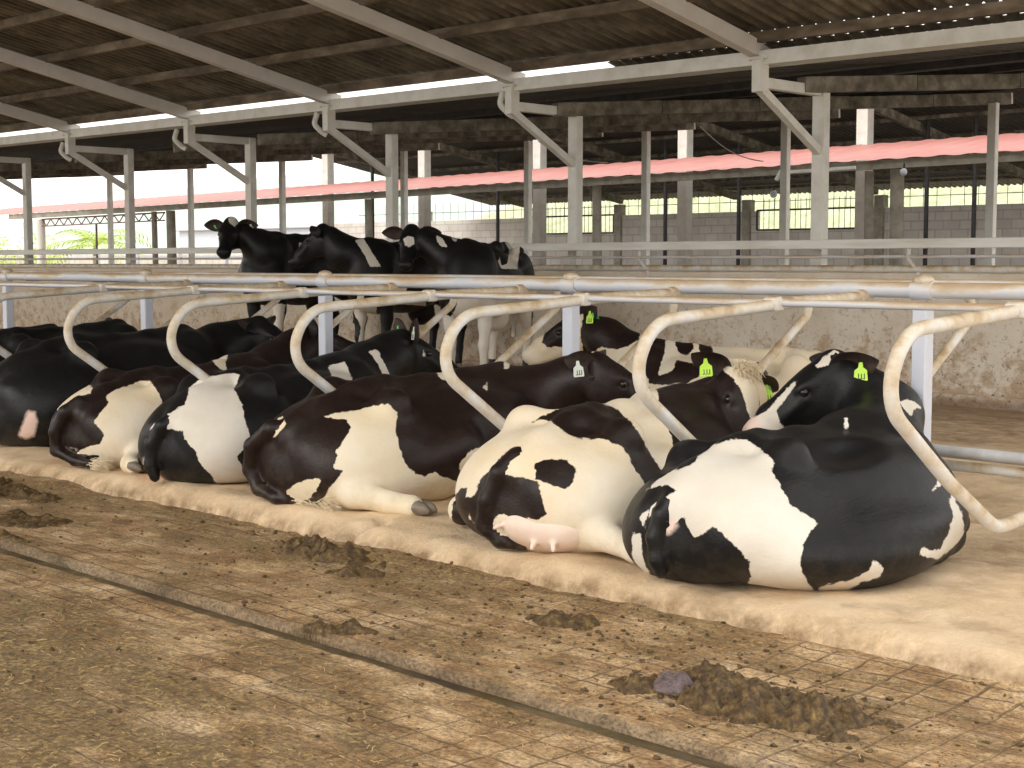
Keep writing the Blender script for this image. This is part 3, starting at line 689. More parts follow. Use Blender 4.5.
def hill(name, x0, y0, y1, hf, mat, lb, depth=120):
    ys = np.linspace(y0, y1, 160); xs = np.linspace(0, 1, 30); X_, Y_ = np.meshgrid(xs, ys, indexing='ij')
    Z_ = hf(Y_) * np.sin(np.clip(X_, 0, 1) * PI / 2) + 1.5 * fbm(X_ * 30, Y_ * .12, 1, 4, 5) * X_ - .3
    V = np.stack([x0 + X_ * depth, Y_, Z_], -1).reshape(-1, 3); I = np.arange(X_.size).reshape(X_.shape)
    F = np.stack([I[:-1, :-1], I[1:, :-1], I[1:, 1:], I[:-1, 1:]], -1).reshape(-1, 4)
    o = mesh_obj(name, V, F, M[mat]); return struct(o, lb, 'hill')
hill('terrain_hills', 260, 150, 900, lambda y: 30 + 22 * np.sin((y - 200) / 190.) + 8 * np.sin(y / 47.), 'hill', 'pale hazy green hills beyond the left end of the barn', 300)
hill('terrain_scrub', 37, 6, 70, lambda y: 6.2 + .5 * np.sin(y / 5.) - np.clip(y - 40, 0, 18) * .33, 'scrub', 'bright scrubby slope behind the block wall', 12)

# ------------------------------------------------------------------ stall pipework
mb = MB(); mb.tube([(6.3, .6, 1.215), (6.3, 30, 1.235)], .038, 14)
tag(mb.build('stall_pipe', 'pipe_white', smooth=True), 'thick white pipe running along the tops of the stall posts', 'pipe')
mb = MB(); mb.tube([(5.55, .6, 1.165), (5.55, 30, 1.18)], .017, 10)
tag(mb.build('neck_rail', 'pipe_white', smooth=True), 'thin white neck rail lying across the front row of stall loops', 'pipe')
mb = MB(); mb.tube([(6.75, .6, 1.245), (6.75, 30, 1.26)], .017, 10)
tag(mb.build('neck_rail', 'pipe_white', smooth=True), 'thin white neck rail lying across the back row of stall loops', 'pipe')
mb = MB(); mb.tube([(6.10, .8, .46), (6.08, 3.05, .495), (6.08, 30, .505)], .028, 12)
tag(mb.build('brisket_pipe', 'pipe_grey', smooth=True), 'grey-white low pipe along the stall fronts, seen at the right edge', 'pipe')
mb = MB(); mb.tube([(6.16, .8, .42), (6.14, 3.0, .425), (6.14, 30, .425)], .024, 12)
tag(mb.build('brisket_pipe', 'pipe', smooth=True), 'dusty cream low pipe lying just under the grey-white one', 'pipe')
pw = {1: 'white stall post at the right, beside the nearest cow\'s shoulder', 2: 'white stall post in front of the spotted cow\'s face', 3: 'white stall post between the third and fourth loops from the right',
      4: 'white stall post in front of the low wall, left of the standing cows', 5: 'white stall post at the left edge of the photo'}
for i, y in enumerate([1.26, 3.59, 5.86, 8.18, 10.52, 12.93]):
    if i == 0: continue
    c = thing('stall_post', pw[i], 'post', (6.3, y, .06), 0, 'white stall posts')
    mb = MB(); mb.box((-.038, -.038, 0), (.038, .038, 1.10), .006); mb.build('post', 'white', c)
    mb = MB(); mb.tube([(0, -.055, 1.157), (0, .055, 1.157)], .047, 12); mb.build('saddle_clamp', 'pipe_white', c, smooth=True)
    mb = MB(); mb.ball((0, 0, 1.205), (.05, .05, .028)); mb.build('cap', 'pipe', c, smooth=True)
def loop_mesh(front=True, s=1):
    """U-shaped stall divider: rear bend, low diagonal, floor-side run and back up to the head pipe"""
    if front: P = [(1.70, 0, 1.085), (1.0, 0, 1.065), (.02, 0, 1.005), (-.105, 0, .76), (.36, 0, .43), (.74, 0, .205), (1.75, 0, .26)]; R = [1.2, .22, .17, .8, .22]
    else: P = [(0, 0, 1.11), (-.7, 0, 1.085), (-1.52, 0, 1.045), (-1.62, 0, .80), (-1.1, 0, .43), (-.74, 0, .235), (.25, 0, .30)]; R = [1.2, .18, .16, .8, .22]
    mb = MB(); mb.tube(rounded(P, R, 9), .0275, 14); return mb
LY = [2.74, 3.90, 5.07, 6.23, 7.42, 8.63, 9.85, 11.1]
ll = ['nearest curved stall divider at the right edge of the photo', 'curved stall divider rising behind the nearest cow\'s rump', 'curved stall divider between the cream cow and the big brown-black cow',
      'curved stall divider left of the big brown-black cow', 'curved stall divider between the fourth and fifth cows from the right', 'curved stall divider left of the fifth cow from the right', 'curved stall divider at the left edge over the black cow', '']
f0 = None
for i, y in enumerate(LY[:7]):
    if f0 is None:
        f0 = c = thing('stall_loop', ll[i], 'stall divider', (4.66, y, .1), 0, 'front row stall dividers')
        loop_mesh().build('tube', 'pipe', c, smooth=True)
        mb = MB(); mb.tube([(.87, -.035, 1.062), (.87, .035, 1.062)], .034, 10); mb.box((.84, -.04, 1.03), (.90, .04, 1.09), .006); mb.build('clamp', 'pipe', c, smooth=True)
        mb = MB(); mb.tube([(1.56, 0, 1.08), (1.70, 0, 1.09)], .036, 12); mb.build('sleeve', 'pipe', c, smooth=True)
    else:
        c = copy_tree(f0); c.location = (4.66, y, .1); c['label'] = ll[i]
b0 = None; bl = ['back row stall divider whose bend shows right of the rightmost post', 'back row stall divider above the spotted cow\'s rump', 'back row stall divider over the spotted cow\'s shoulder', 'back row stall divider right of the third standing cow\'s legs',
                 'back row stall divider in front of the third standing cow', 'back row stall divider in front of the second standing cow', 'back row stall divider over the leftmost standing cow\'s legs', 'back row stall divider left of the leftmost standing cow', 'back row stall divider second from the left edge', 'back row stall divider nearest the left edge']
for i, y in enumerate([2.92, 3.97, 5.02, 6.05, 7.08, 8.15, 9.25, 10.35, 11.5, 12.7]):
    if b0 is None:
        b0 = c = thing('stall_loop', bl[i], 'stall divider', (0, 0, 0), 0, 'back row stall dividers')
        P = [(0, 0, 1.11), (.6, 0, 1.10), (1.10, 0, 1.07), (1.13, 0, .95), (.36, 0, .46), (.12, 0, .38), (-.22, 0, .38)]
        mb = MB(); mb.tube(rounded(P, [1.2, .10, .12, .8, .22], 9), .0265, 12); mb.build('tube', 'pipe', c, smooth=True)
        mb = MB(); mb.tube([(.0, 0, 1.11), (.14, 0, 1.106)], .034, 12); mb.build('sleeve', 'pipe', c, smooth=True)
    else: c = copy_tree(b0); c['label'] = bl[i]
    c.location = (6.36, y, .1)

# ------------------------------------------------------------------ animal sculpting: smooth union of ellipsoids and tapered capsules, meshed with surface nets
def unit(v): v = np.asarray(v, float); return v / np.linalg.norm(v)
def frame(fwd, up=(0, 0, 1)):
    f = unit(fwd); l = unit(np.cross(up, f)); return np.stack([f, l, np.cross(f, l)], 0)   # rows: forward, left, up
class Clay:
    def __init__(s): s.p = []
    def e(s, c, r, R=None, k=.05, sub=False, g=0):
        s.p.append(('e', np.array(c, float), np.array(r, float), np.eye(3) if R is None else R, k, sub, g)); return s
    def c(s, a, b, ra, rb=None, k=.04, sub=False, g=0):
        s.p.append(('c', np.array(a, float), np.array(b, float), (ra, ra if rb is None else rb), k, sub, g)); return s
    def chain(s, pts, rads, k=.03, g=0):
        for i in range(len(pts) - 1): s.c(pts[i], pts[i + 1], rads[i], rads[i + 1], k, g=g)
        return s
    def mesh(s, h):
        lo = np.full(3, 9.); hi = -lo
        for p in s.p:
            if p[5 if p[0] == 'e' else 5] is True: continue
            if p[0] == 'e': m = np.max(p[2]); q = [p[1] - m, p[1] + m]
            else: m = max(p[3]); q = [np.minimum(p[1], p[2]) - m, np.maximum(p[1], p[2]) + m]
            lo = np.minimum(lo, q[0]); hi = np.maximum(hi, q[1])
        lo -= .04; hi += .04; n = np.ceil((hi - lo) / h).astype(int) + 1
        D = np.full(n, .5, np.float32); G = np.zeros(n, np.int8)
        ax = [lo[i] + h * np.arange(n[i]) for i in range(3)]
        for p in s.p:
            k = p[4]; mrg = k + .03
            if p[0] == 'e':
                c, r, R = p[1], p[2], p[3]; ext = np.sqrt(((R.T * r) ** 2).sum(1)); b0, b1 = c - ext - mrg, c + ext + mrg
            else: m = max(p[3]); b0, b1 = np.minimum(p[1], p[2]) - m - mrg, np.maximum(p[1], p[2]) + m + mrg
            i0 = np.clip(np.floor((b0 - lo) / h).astype(int), 0, n - 1); i1 = np.clip(np.ceil((b1 - lo) / h).astype(int) + 1, 1, n)
            if (i1 <= i0).any(): continue
            sl = tuple(slice(a, b) for a, b in zip(i0, i1))
            X, Y, Z = np.meshgrid(*[ax[i][sl[i]] for i in range(3)], indexing='ij', sparse=True)
            if p[0] == 'e':
                x, y, z = X - c[0], Y - c[1], Z - c[2]
                q = [R[i, 0] * x + R[i, 1] * y + R[i, 2] * z for i in range(3)]
                k0 = np.sqrt(sum((q[i] / r[i]) ** 2 for i in range(3))); k1 = np.sqrt(sum((q[i] / r[i] ** 2) ** 2 for i in range(3)))
                d = k0 * (k0 - 1) / np.maximum(k1, 1e-6)
            else:
                a, b = p[1], p[2]; ba = b - a; L2 = (ba ** 2).sum() + 1e-9
                t = np.clip(((X - a[0]) * ba[0] + (Y - a[1]) * ba[1] + (Z - a[2]) * ba[2]) / L2, 0, 1)
                d = np.sqrt((X - a[0] - t * ba[0]) ** 2 + (Y - a[1] - t * ba[1]) ** 2 + (Z - a[2] - t * ba[2]) ** 2) - (p[3][0] + t * (p[3][1] - p[3][0]))
            o = D[sl]
            if p[5]:
                d = -d; hh = np.clip(.5 - .5 * (o - d) / k, 0, 1); D[sl] = o * (1 - hh) + d * hh + k * hh * (1 - hh)
            else:
                hh = np.clip(.5 + .5 * (o - d) / k, 0, 1); G[sl] = np.where(d < o, p[6], G[sl])
                D[sl] = (o * (1 - hh) + d * hh - k * hh * (1 - hh)).astype(np.float32)
        return surface_nets(D, lo, h, G)
def surface_nets(D, lo, h, G):
    ins = D < 0; nx, ny, nz = D.shape
    cs = sum(ins[a:nx - 1 + a, b:ny - 1 + b, c:nz - 1 + c].astype(np.int8) for a in (0, 1) for b in (0, 1) for c in (0, 1))
    act = (cs > 0) & (cs < 8); idx = -np.ones(act.shape, np.int64); I = np.argwhere(act); idx[act] = np.arange(len(I))
    i, j, k = I.T; P = np.zeros((len(I), 3)); C = np.zeros(len(I))
    for a in range(3):
        for u in (0, 1):
            for v in (0, 1):
                o0 = [0, 0, 0]; o0[(a + 1) % 3] = u; o0[(a + 2) % 3] = v; o1 = list(o0); o1[a] = 1
                d0 = D[i + o0[0], j + o0[1], k + o0[2]]; d1 = D[i + o1[0], j + o1[1], k + o1[2]]; m = (d0 < 0) != (d1 < 0)
                t = np.where(m, d0 / np.where(m, d0 - d1, 1), 0)
                q = np.tile(np.array(o0, float), (len(I), 1)); q[:, a] += t
                P += q * m[:, None]; C += m
    P = P / C[:, None] + I; V = lo + P * h; g = G[i, j, k]
    F = []
    for a in range(3):
        b, c = (a + 1) % 3, (a + 2) % 3
        s0 = [slice(None)] * 3; s1 = [slice(None)] * 3; s0[a] = slice(0, -1); s1[a] = slice(1, None)
        m = ins[tuple(s0)] != ins[tuple(s1)]; m2 = np.zeros_like(m); s2 = [slice(None)] * 3
        s2[b] = slice(1, -1); s2[c] = slice(1, -1); m2[tuple(s2)] = m[tuple(s2)]; E = np.argwhere(m2)
        eb = np.zeros(3, int); eb[b] = 1; ec = np.zeros(3, int); ec[c] = 1
        g4 = [idx[tuple((E - x).T)] for x in (0 * eb, eb, eb + ec, ec)]
        flip = ins[tuple(E.T)]; q = np.stack(g4, 1); q = np.where(flip[:, None], q, q[:, ::-1]); F.append(q)
    return V, np.concatenate(F), g
def poly_sd(P, poly):
    """signed distance to a polygon, positive inside"""
    A = np.asarray(poly, float); B = np.roll(A, -1, 0); d = np.full(len(P), 9.); ins = np.zeros(len(P), bool)
    for a, b in zip(A, B):
        e = b - a; w = P - a; t = np.clip(w @ e / max(e @ e, 1e-9), 0, 1); d = np.minimum(d, np.hypot(*(w - t[:, None] * e).T))
        c = (a[1] <= P[:, 1]) != (b[1] <= P[:, 1])
        if abs(b[1] - a[1]) > 1e-9: ins ^= c & (P[:, 0] < a[0] + (P[:, 1] - a[1]) / (b[1] - a[1]) * e[0])
    return np.where(ins, d, -d)

# ------------------------------------------------------------------ cattle
def add_head(cl, poll, fwd, up=(0, 0, 1), s=1.0):
    B = frame(fwd, up); P = np.array(poll, float)
    def t(x, y, z): return P + s * (B.T @ np.array([x, y, z]))
    e = lambda c, r, k=.04, sub=False: cl.e(t(*c), np.array(r) * s, B, k, sub, 1)
    c = lambda a, b, ra, rb, k=.04, sub=False: cl.c(t(*a), t(*b), ra * s, rb * s, k, sub, 1)
    e((.07, 0, -.055), (.13, .095, .105)); e((.11, 0, -.005), (.15, .092, .05)); e((-.005, 0, .015), (.055, .06, .05), .05)
    c((.14, 0, -.055), (.40, 0, -.075), .078, .058); c((.12, 0, -.03), (.36, 0, -.035), .05, .042)
    c((.10, 0, -.15), (.38, 0, -.125), .062, .042, .05); e((.445, 0, -.085), (.062, .072, .062), .03); e((.42, 0, -.125), (.06, .055, .035), .03)
    for q in (-1, 1):
        e((.12, q * .055, -.115), (.11, .042, .095), .05); e((.165, q * .078, -.012), (.05, .026, .03), .025)
        c((.20, q * .075, -.055), (.33, q * .05, -.085), .022, .018, .03)
        e((.188, q * .100, -.028), (.020, .014, .015), .012, True)
        e((.495, q * .036, -.068), (.020, .012, .013), .010, True); e((.47, q * .045, -.07), (.03, .022, .03), .02)
    c((.485, -.045, -.118), (.485, .045, -.118), .006, .006, .006, True)
    for q in (-1, 1): c((.48, q * .05, -.118), (.40, q * .066, -.122), .005, .004, .006, True)
    return t, B
def make_ear(root, d, nrm, L=.19, Wd=.055, parent=None, mat=None, tag_=None, mat_in='earskin'):
    d = unit(d); nrm = unit(np.array(nrm) - d * np.dot(nrm, d)); w = np.cross(d, nrm); n = 14; m = 9; V = []; F = []
    root = np.array(root, float)
    for layer in (0, 1):
        for i in range(n):
            s = i / (n - 1); wd = Wd * (max(.0, math.sin(PI * min(1, s * .93 + .07) ** .80)) ** .75) * (1.0) + .004
            if s < .15: wd = max(wd, .026)
            for j in range(m):
                a = (j / (m - 1) - .5) * 2; cup = (.55 * (1 - s) + .28) * wd
                p = root + d * (L * s) + w * (a * wd) - nrm * (cup * (1 - a * a)) * (1 if layer == 0 else 1) - nrm * (.007 * (1 - abs(a) ** 3) * (1 - .6 * s) if layer else 0)
                V.append(p)
    for layer in (0, 1):
        o = layer * n * m
        for i in range(n - 1):
            for j in range(m - 1):
                q = (o + i * m + j, o + (i + 1) * m + j, o + (i + 1) * m + j + 1, o + i * m + j + 1); F.append(q if layer == 0 else q[::-1])
    for i in range(n - 1):
        for j in (0, m - 1): F.append((i * m + j, (i + 1) * m + j, n * m + (i + 1) * m + j, n * m + i * m + j))
    nf = (n - 1) * (m - 1)
    ear = mesh_obj('ear', V, F, None, parent, True, mats=[M[mat_in], M[mat]], midx=[0] * nf + [1] * (len(F) - nf))
    if tag_:
        dn = np.array([0, 0, -1.]); c0 = root + d * L * .60 - nrm * .022
        for side, col in zip((1, -1), tag_[:2]):
            if not col: continue
            f = nrm * side; rt_ = unit(np.cross(dn, f)); dd = unit(dn + f * .12 + rt_ * (.25 if side < 0 else -.05))
            rt_ = unit(np.cross(dd, f)); prof = [(-.008, -.012), (.008, -.012), (.012, .012), (.030, .026), (.033, .070), (.028, .076), (-.028, .076), (-.033, .070), (-.030, .026), (-.012, .012)]
            mb = MB(); V = [c0 + f * (.020 + th) + rt_ * a * TS + dd * b * TS for th in (0, .003) for a, b in prof]; q = len(prof)
            mb.add(V, [tuple(range(q))[::-1], tuple(range(q, 2 * q))] + [(k, (k + 1) % q, q + (k + 1) % q, q + k) for k in range(q)])
            tg = mb.build('ear_tag', {'g': 'tag_green', 'l': 'tag_lime', 'w': 'tag_white'}[col], ear)
            tg['label'] = {'g': 'green', 'l': 'lime green', 'w': 'pale'}[col] + ' plastic ear tag'
            mb = MB()
            for k, x in enumerate((-.018, -.004, .010)):
                a = c0 + f * .0238 + rt_ * x * TS + dd * .040 * TS; b = a + dd * .024 * TS
                mb.beam(a, b, .004, .001, tuple(f)); mb.beam(b, b + rt_ * .009 * TS, .004, .001, tuple(f))
            mb.build('tag_mark', 'digit', tg)
    return ear
TS = 1.0; EL = .225
def head_parts(root, t, B, s, mat, ears, tags=((None, None), (None, None)), inner=('earskin', 'earskin')):
    """ears: for right (-1) and left (+1): direction in head frame"""
    R = B.T
    for k, q in enumerate((-1, 1)):
        mb = MB(); mb.ball((0, 0, 0), .0225 * s, 14, 10); o = mb.build('eye', 'eye', root, smooth=True); o.location = t(.186, q * .0865, -.026)
        dv, nv = ears[k]
        make_ear(t(.025, q * .082, -.012), R @ np.array(dv), R @ np.array(nv), EL * s, EL * .33 * s, root, mat, tags[k], inner[k])
CHART = {}; REG = {}
#CHARTS_BEGIN
# coat patches: outlines in millimetres on each animal's own body, seen square-on from the stated bearing
CHART['A'] = {'axes': (-2.541, 0.147), 'polys': [
    (0,'w',[-175,580,-226,578,-310,520,-348,487,-330,453,-373,397,-407,333,-463,294,-517,262,-480,224,-458,176,-450,104,-475,46,-503,-2,-549,-74,-240,-88,-242,2,-270,53,-262,112,-214,164,-165,214,-124,239,-83,206,-49,191,-26,231,-17,266,10,266,36,219,137,202,125,259,147,291,179,259,150,204,154,237,122,306,26,368,61,386,100,385,161,363,111,410,59,443,-22,466,-51,510,-83,554]),
    (0,'w',[-500,-21,-531,26,-625,51,-695,86,-717,132,-755,103,-744,69,-673,42,-628,6,-548,-11,-532,-28]),
    (0,'w',[-864,793,-900,811,-952,801,-979,774,-939,772,-919,727,-889,762]),
    (0,'w',[-961,397,-988,441,-1046,488,-1046,466,-996,415]),
    (0,'w',[-891,150,-908,183,-944,165,-981,172,-1019,229,-1042,305,-1029,355,-1052,382,-1084,313,-1107,201,-979,126]),
    (0,'w',[204,192,169,194,163,109,138,21,152,6,212,86]),
    (0,'s',[134,197,36,255,15,236,42,202]),
    (1,'w',[-407,901,-367,830,-307,749,-319,717,-337,681,-365,664,-357,588,-137,582,-134,714,-189,715,-254,744,-325,821,-379,887]),
    (1,'w',[-487,968,-532,1022,-577,1053,-600,1042,-628,1008,-587,995,-533,967,-506,961]),
    (None,'w',[-616,693,-630,698,-637,649,-617,648])]}
CHART['B'] = {'axes': (-2.585, 0.134), 'polys': [
    (0,'b',[-106,388,-155,407,-244,402,-284,364,-273,312,-239,285,-177,299,-115,322]),
    (0,'b',[104,345,-24,335,-88,318,-128,305,-140,232,-161,180,-125,152,-15,161,51,173,119,78,185,144,202,205,150,265,144,305]),
    (0,'b',[207,239,156,241,194,145,119,78,38,28,25,-21,137,-23,306,49,308,197,231,275,202,280]),
    (0,'b',[-32,552,-97,596,-178,632,-269,684,-309,710,-361,675,-452,642,-526,556,-582,466,-628,393,-659,339,-599,282,-572,304,-527,375,-482,455,-418,491,-328,499,-264,502,-218,531,-158,577,-98,588]),
    (0,'b',[-642,765,-821,815,-1024,877,-1139,690,-1093,475,-940,435,-814,395,-730,339,-715,358,-707,469,-683,586,-650,673]),
    (1,'b',[-960,877,-1021,813,-1062,754,-1088,647,-1104,609,-1089,503,-951,464,-799,462,-568,614,-566,943,-912,901]),
    (1,'b',[-1110,891,-1147,835,-1163,794,-1152,663,-1230,594,-1395,707,-1395,930,-1165,929])]}
CHART['C'] = {'axes': (-2.241, 0.117), 'polys': [
    (0,'w',[-204,461,-266,480,-354,490,-443,515,-523,526,-566,482,-562,393,-582,305,-611,222,-644,182,-699,155,-754,180,-782,157,-843,137,-895,114,-883,211,-940,281,-992,304,-1008,154,-954,-113,-148,-105,-197,45,-245,115,-305,192,-256,202,-275,260,-267,288,-312,346,-339,404,-318,440,-269,448]),
    (0,'w',[-6,90,-74,133,-158,154,-201,150,-166,95,-131,50,-75,26,-8,38]),
    (0,'w',[141,365,124,410,23,468,-8,427,11,397,55,358,124,379]),
    (0,'w',[-743,767,-786,767,-818,724,-832,656,-786,682]),
    (0,'w',[-1157,733,-1169,839,-1224,848,-1201,788,-1184,738]),
    (0,'w',[-1022,619,-1056,656,-1043,597]),
    (0,'s',[198,153,136,117,110,59,167,76]),
    (None,'w',[-1764,846,-1842,870,-1863,864,-1867,768,-1813,780,-1785,818]),
    (1,'w',[-1604,837,-1639,872,-1699,872,-1688,830,-1625,812])]}
CHART['D'] = {'axes': (-2.423, 0.105), 'polys': [
    (0,'w',[-85,506,-84,571,-151,621,-237,625,-332,641,-367,628,-336,542,-357,512,-392,444,-396,387,-432,274,-423,236,-358,163,-425,3,-423,-131,-235,-126,-237,7,-208,72,-155,130,-129,205,-73,261,-65,308,13,322,115,316,132,316,113,346,-23,431,-69,458]),
    (0,'s',[169,157,135,168,128,99,36,17,168,14,201,69]),
    (None,'w',[-896,696,-961,709,-1002,729,-1028,642,-1047,572,-969,577,-908,613]),
    (None,'w',[-1167,798,-1227,812,-1256,731,-1301,645,-1251,636,-1220,714,-1189,760]),
    (None,'w',[-1552,823,-1568,772,-1549,772])]}
CHART['E'] = {'axes': (-2.343, 0.095), 'polys': [
    (0,'w',[280,268,238,325,167,397,103,439,4,488,-60,509,-94,485,-85,448,-3,431,23,401,81,365,112,352,167,360,196,324,211,281,260,265]),
    (0,'w',[-183,439,-244,474,-325,500,-381,525,-438,523,-497,440,-524,339,-523,267,-439,185,-432,-103,-142,-108,-186,19,-207,135,-165,147,-159,164,-173,192,-153,234,-112,277,-146,319,-166,354,-199,396,-177,418]),
    (0,'w',[-21,108,-109,139,-207,152,-201,-43,-56,-9,25,66]),
    (0,'w',[108,89,63,66,-61,53,-49,22,60,42]),
    (0,'s',[191,179,130,138,-6,108,161,94]),
    (0,'w',[-766,679,-819,700,-944,710,-919,641,-934,578,-883,602,-836,659])]}
CHART['F'] = {'axes': (-2.238, 0.086), 'polys': [
    (0,'s',[-160,80,-187,159,-228,251,-272,235,-285,172,-259,78,-204,60]),
    (1,'w',[-1752,826,-1784,838,-1815,800,-1773,792])]}
CHART['G'] = {'axes': (-2.183, 0.077), 'polys': [
]}
CHART['H'] = {'axes': (-2.082, 0.071), 'polys': [
]}
CHART['I'] = {'axes': (1.819, 0.096), 'polys': [
    (0,'b',[1558,663,1545,757,1486,798,1426,798,1413,758,1412,665,1439,558,1444,506,1350,540,1322,620,1286,610,1216,592,1146,524,1278,438,1504,454,1544,558]),
    (0,'b',[1344,788,1296,806,1235,780,1218,703,1257,648,1310,666,1346,730]),
    (0,'b',[1263,808,1211,800,1142,774,1176,762,1228,773]),
    (0,'b',[1186,730,1136,756,1089,704,1081,637,1049,610,1028,573,1097,567,1134,628,1183,685]),
    (0,'b',[1167,619,1141,610,1122,549,1146,537,1168,575]),
    (0,'b',[979,772,902,754,881,738,936,752]),
    (0,'b',[799,624,717,529,734,495,783,580]),
    (None,'b',[2036,820,2015,993,1863,1048,1719,995,1601,879,1601,767,1687,713,1760,695,1875,715,1947,661,2024,686]),
    (1,'b',[2329,758,2309,840,2269,905,2232,947,2142,944,2133,712,2228,726,2285,715]),
    (1,'b',[2059,912,2009,988,1907,1012,1832,975,1850,892,1987,868,2064,887])]}
CHART['J'] = {'axes': (0.717, 0.015), 'polys': [
    (1,'w',[1438,1748,1378,1794,1311,1779,1299,1722,1354,1655,1411,1688]),
    (0,'w',[1377,856,1306,834,1266,642,1350,643]),
    (0,'w',[974,777,790,757,836,365,998,367]),
    (0,'w',[628,1492,579,1476,573,1239,622,1238])]}
CHART['K'] = {'axes': (0.65, 0.016), 'polys': [
    (0,'w',[1052,1485,962,1506,860,1342,770,1197,891,1197,948,1323]),
    (0,'w',[1096,768,819,790,874,225,1059,226,1001,534,1077,690]),
    (0,'w',[779,886,278,882,277,761,592,787])]}
CHART['L'] = {'axes': (0.335, 0.017), 'polys': [
    (0,'w',[319,1542,166,1596,-51,1542,-87,1416,-53,1181,115,1177,151,1249,123,1343,182,1484,275,1452]),
    (0,'b',[191,1527,111,1534,24,1394,60,1233,115,1213,155,1382]),
    (1,'w',[1114,1479,1065,1511,1002,1498,999,1431,1049,1391,1094,1420]),
    (0,'w',[779,1520,718,1491,655,1396,716,1397,763,1447]),
    (0,'w',[628,1510,558,1493,575,1446,611,1469]),
    (0,'w',[1052,876,770,925,-218,964,-219,204,1090,205,1036,559]),
    (0,'b',[784,877,571,902,565,808,631,691,731,765])]}
#CHARTS_END
def chart_axes(A, E):
    d = np.array([math.cos(A) * math.cos(E), math.sin(A) * math.cos(E), math.sin(E)]); u = unit(np.cross(d, (0, 0, 1))); return u, np.cross(u, d), d
def paint(o, V, g, key, base, skins=()):
    ch = CHART.get(key); n = len(V); c = np.full(n, -1. if base == 'b' else 1.)
    if ch:
        u, v, d = chart_axes(*ch['axes']); Q = np.stack([V @ u, V @ v], 1)
        for grp, colr, poly in ch['polys']:
            sd = poly_sd(Q, np.array(poly).reshape(-1, 2) / 1000.)
            if grp is not None: sd = np.where(g == grp, sd, -9)
            c = np.maximum(c, sd) if colr == 'w' else (np.minimum(c, -sd) if colr == 'b' else c)
    else:
        w = fbm(V[:, 0] + 3, V[:, 1] * .7 + V[:, 2], 2.2, 2, (sum(map(ord, key)) * 7) % 97); c = (w - .12) * .3 if base == 'b' else (w + .12) * .3
    c[g == 2] = -1.
    sk = np.full(n, -1.)
    for (p, r) in skins: sk = np.maximum(sk, r - np.linalg.norm(V - np.array(p), axis=1))
    if ch:
        for grp, colr, poly in ch['polys']:
            if colr == 's': 
                sd = poly_sd(Q, np.array(poly).reshape(-1, 2) / 1000.); sk = np.maximum(sk, np.where(g == 0, sd, -9))
    for nm, a in (('coat', c), ('skin', sk)):
        at = o.data.attributes.new(nm, 'FLOAT', 'POINT'); at.data.foreach_set('value', a.astype(np.float32))
def cow(key, label, loc, yaw, build, base, mat, h, skins=(), group=None):
    root = thing('cow', label, 'cow', loc, yaw, group)
    cl = Clay(); hd = build(cl)
    V, F, g = cl.mesh(h); o = mesh_obj('body', V, F, M[mat], root, True)
    sk = list(skins)
    if hd and hd.get('pink'): sk.append((hd['t'](.47, 0, -.075), hd['pink']))
    paint(o, V, g, key, base, sk); REG[key] = (root, o, g)
    return root, o, hd
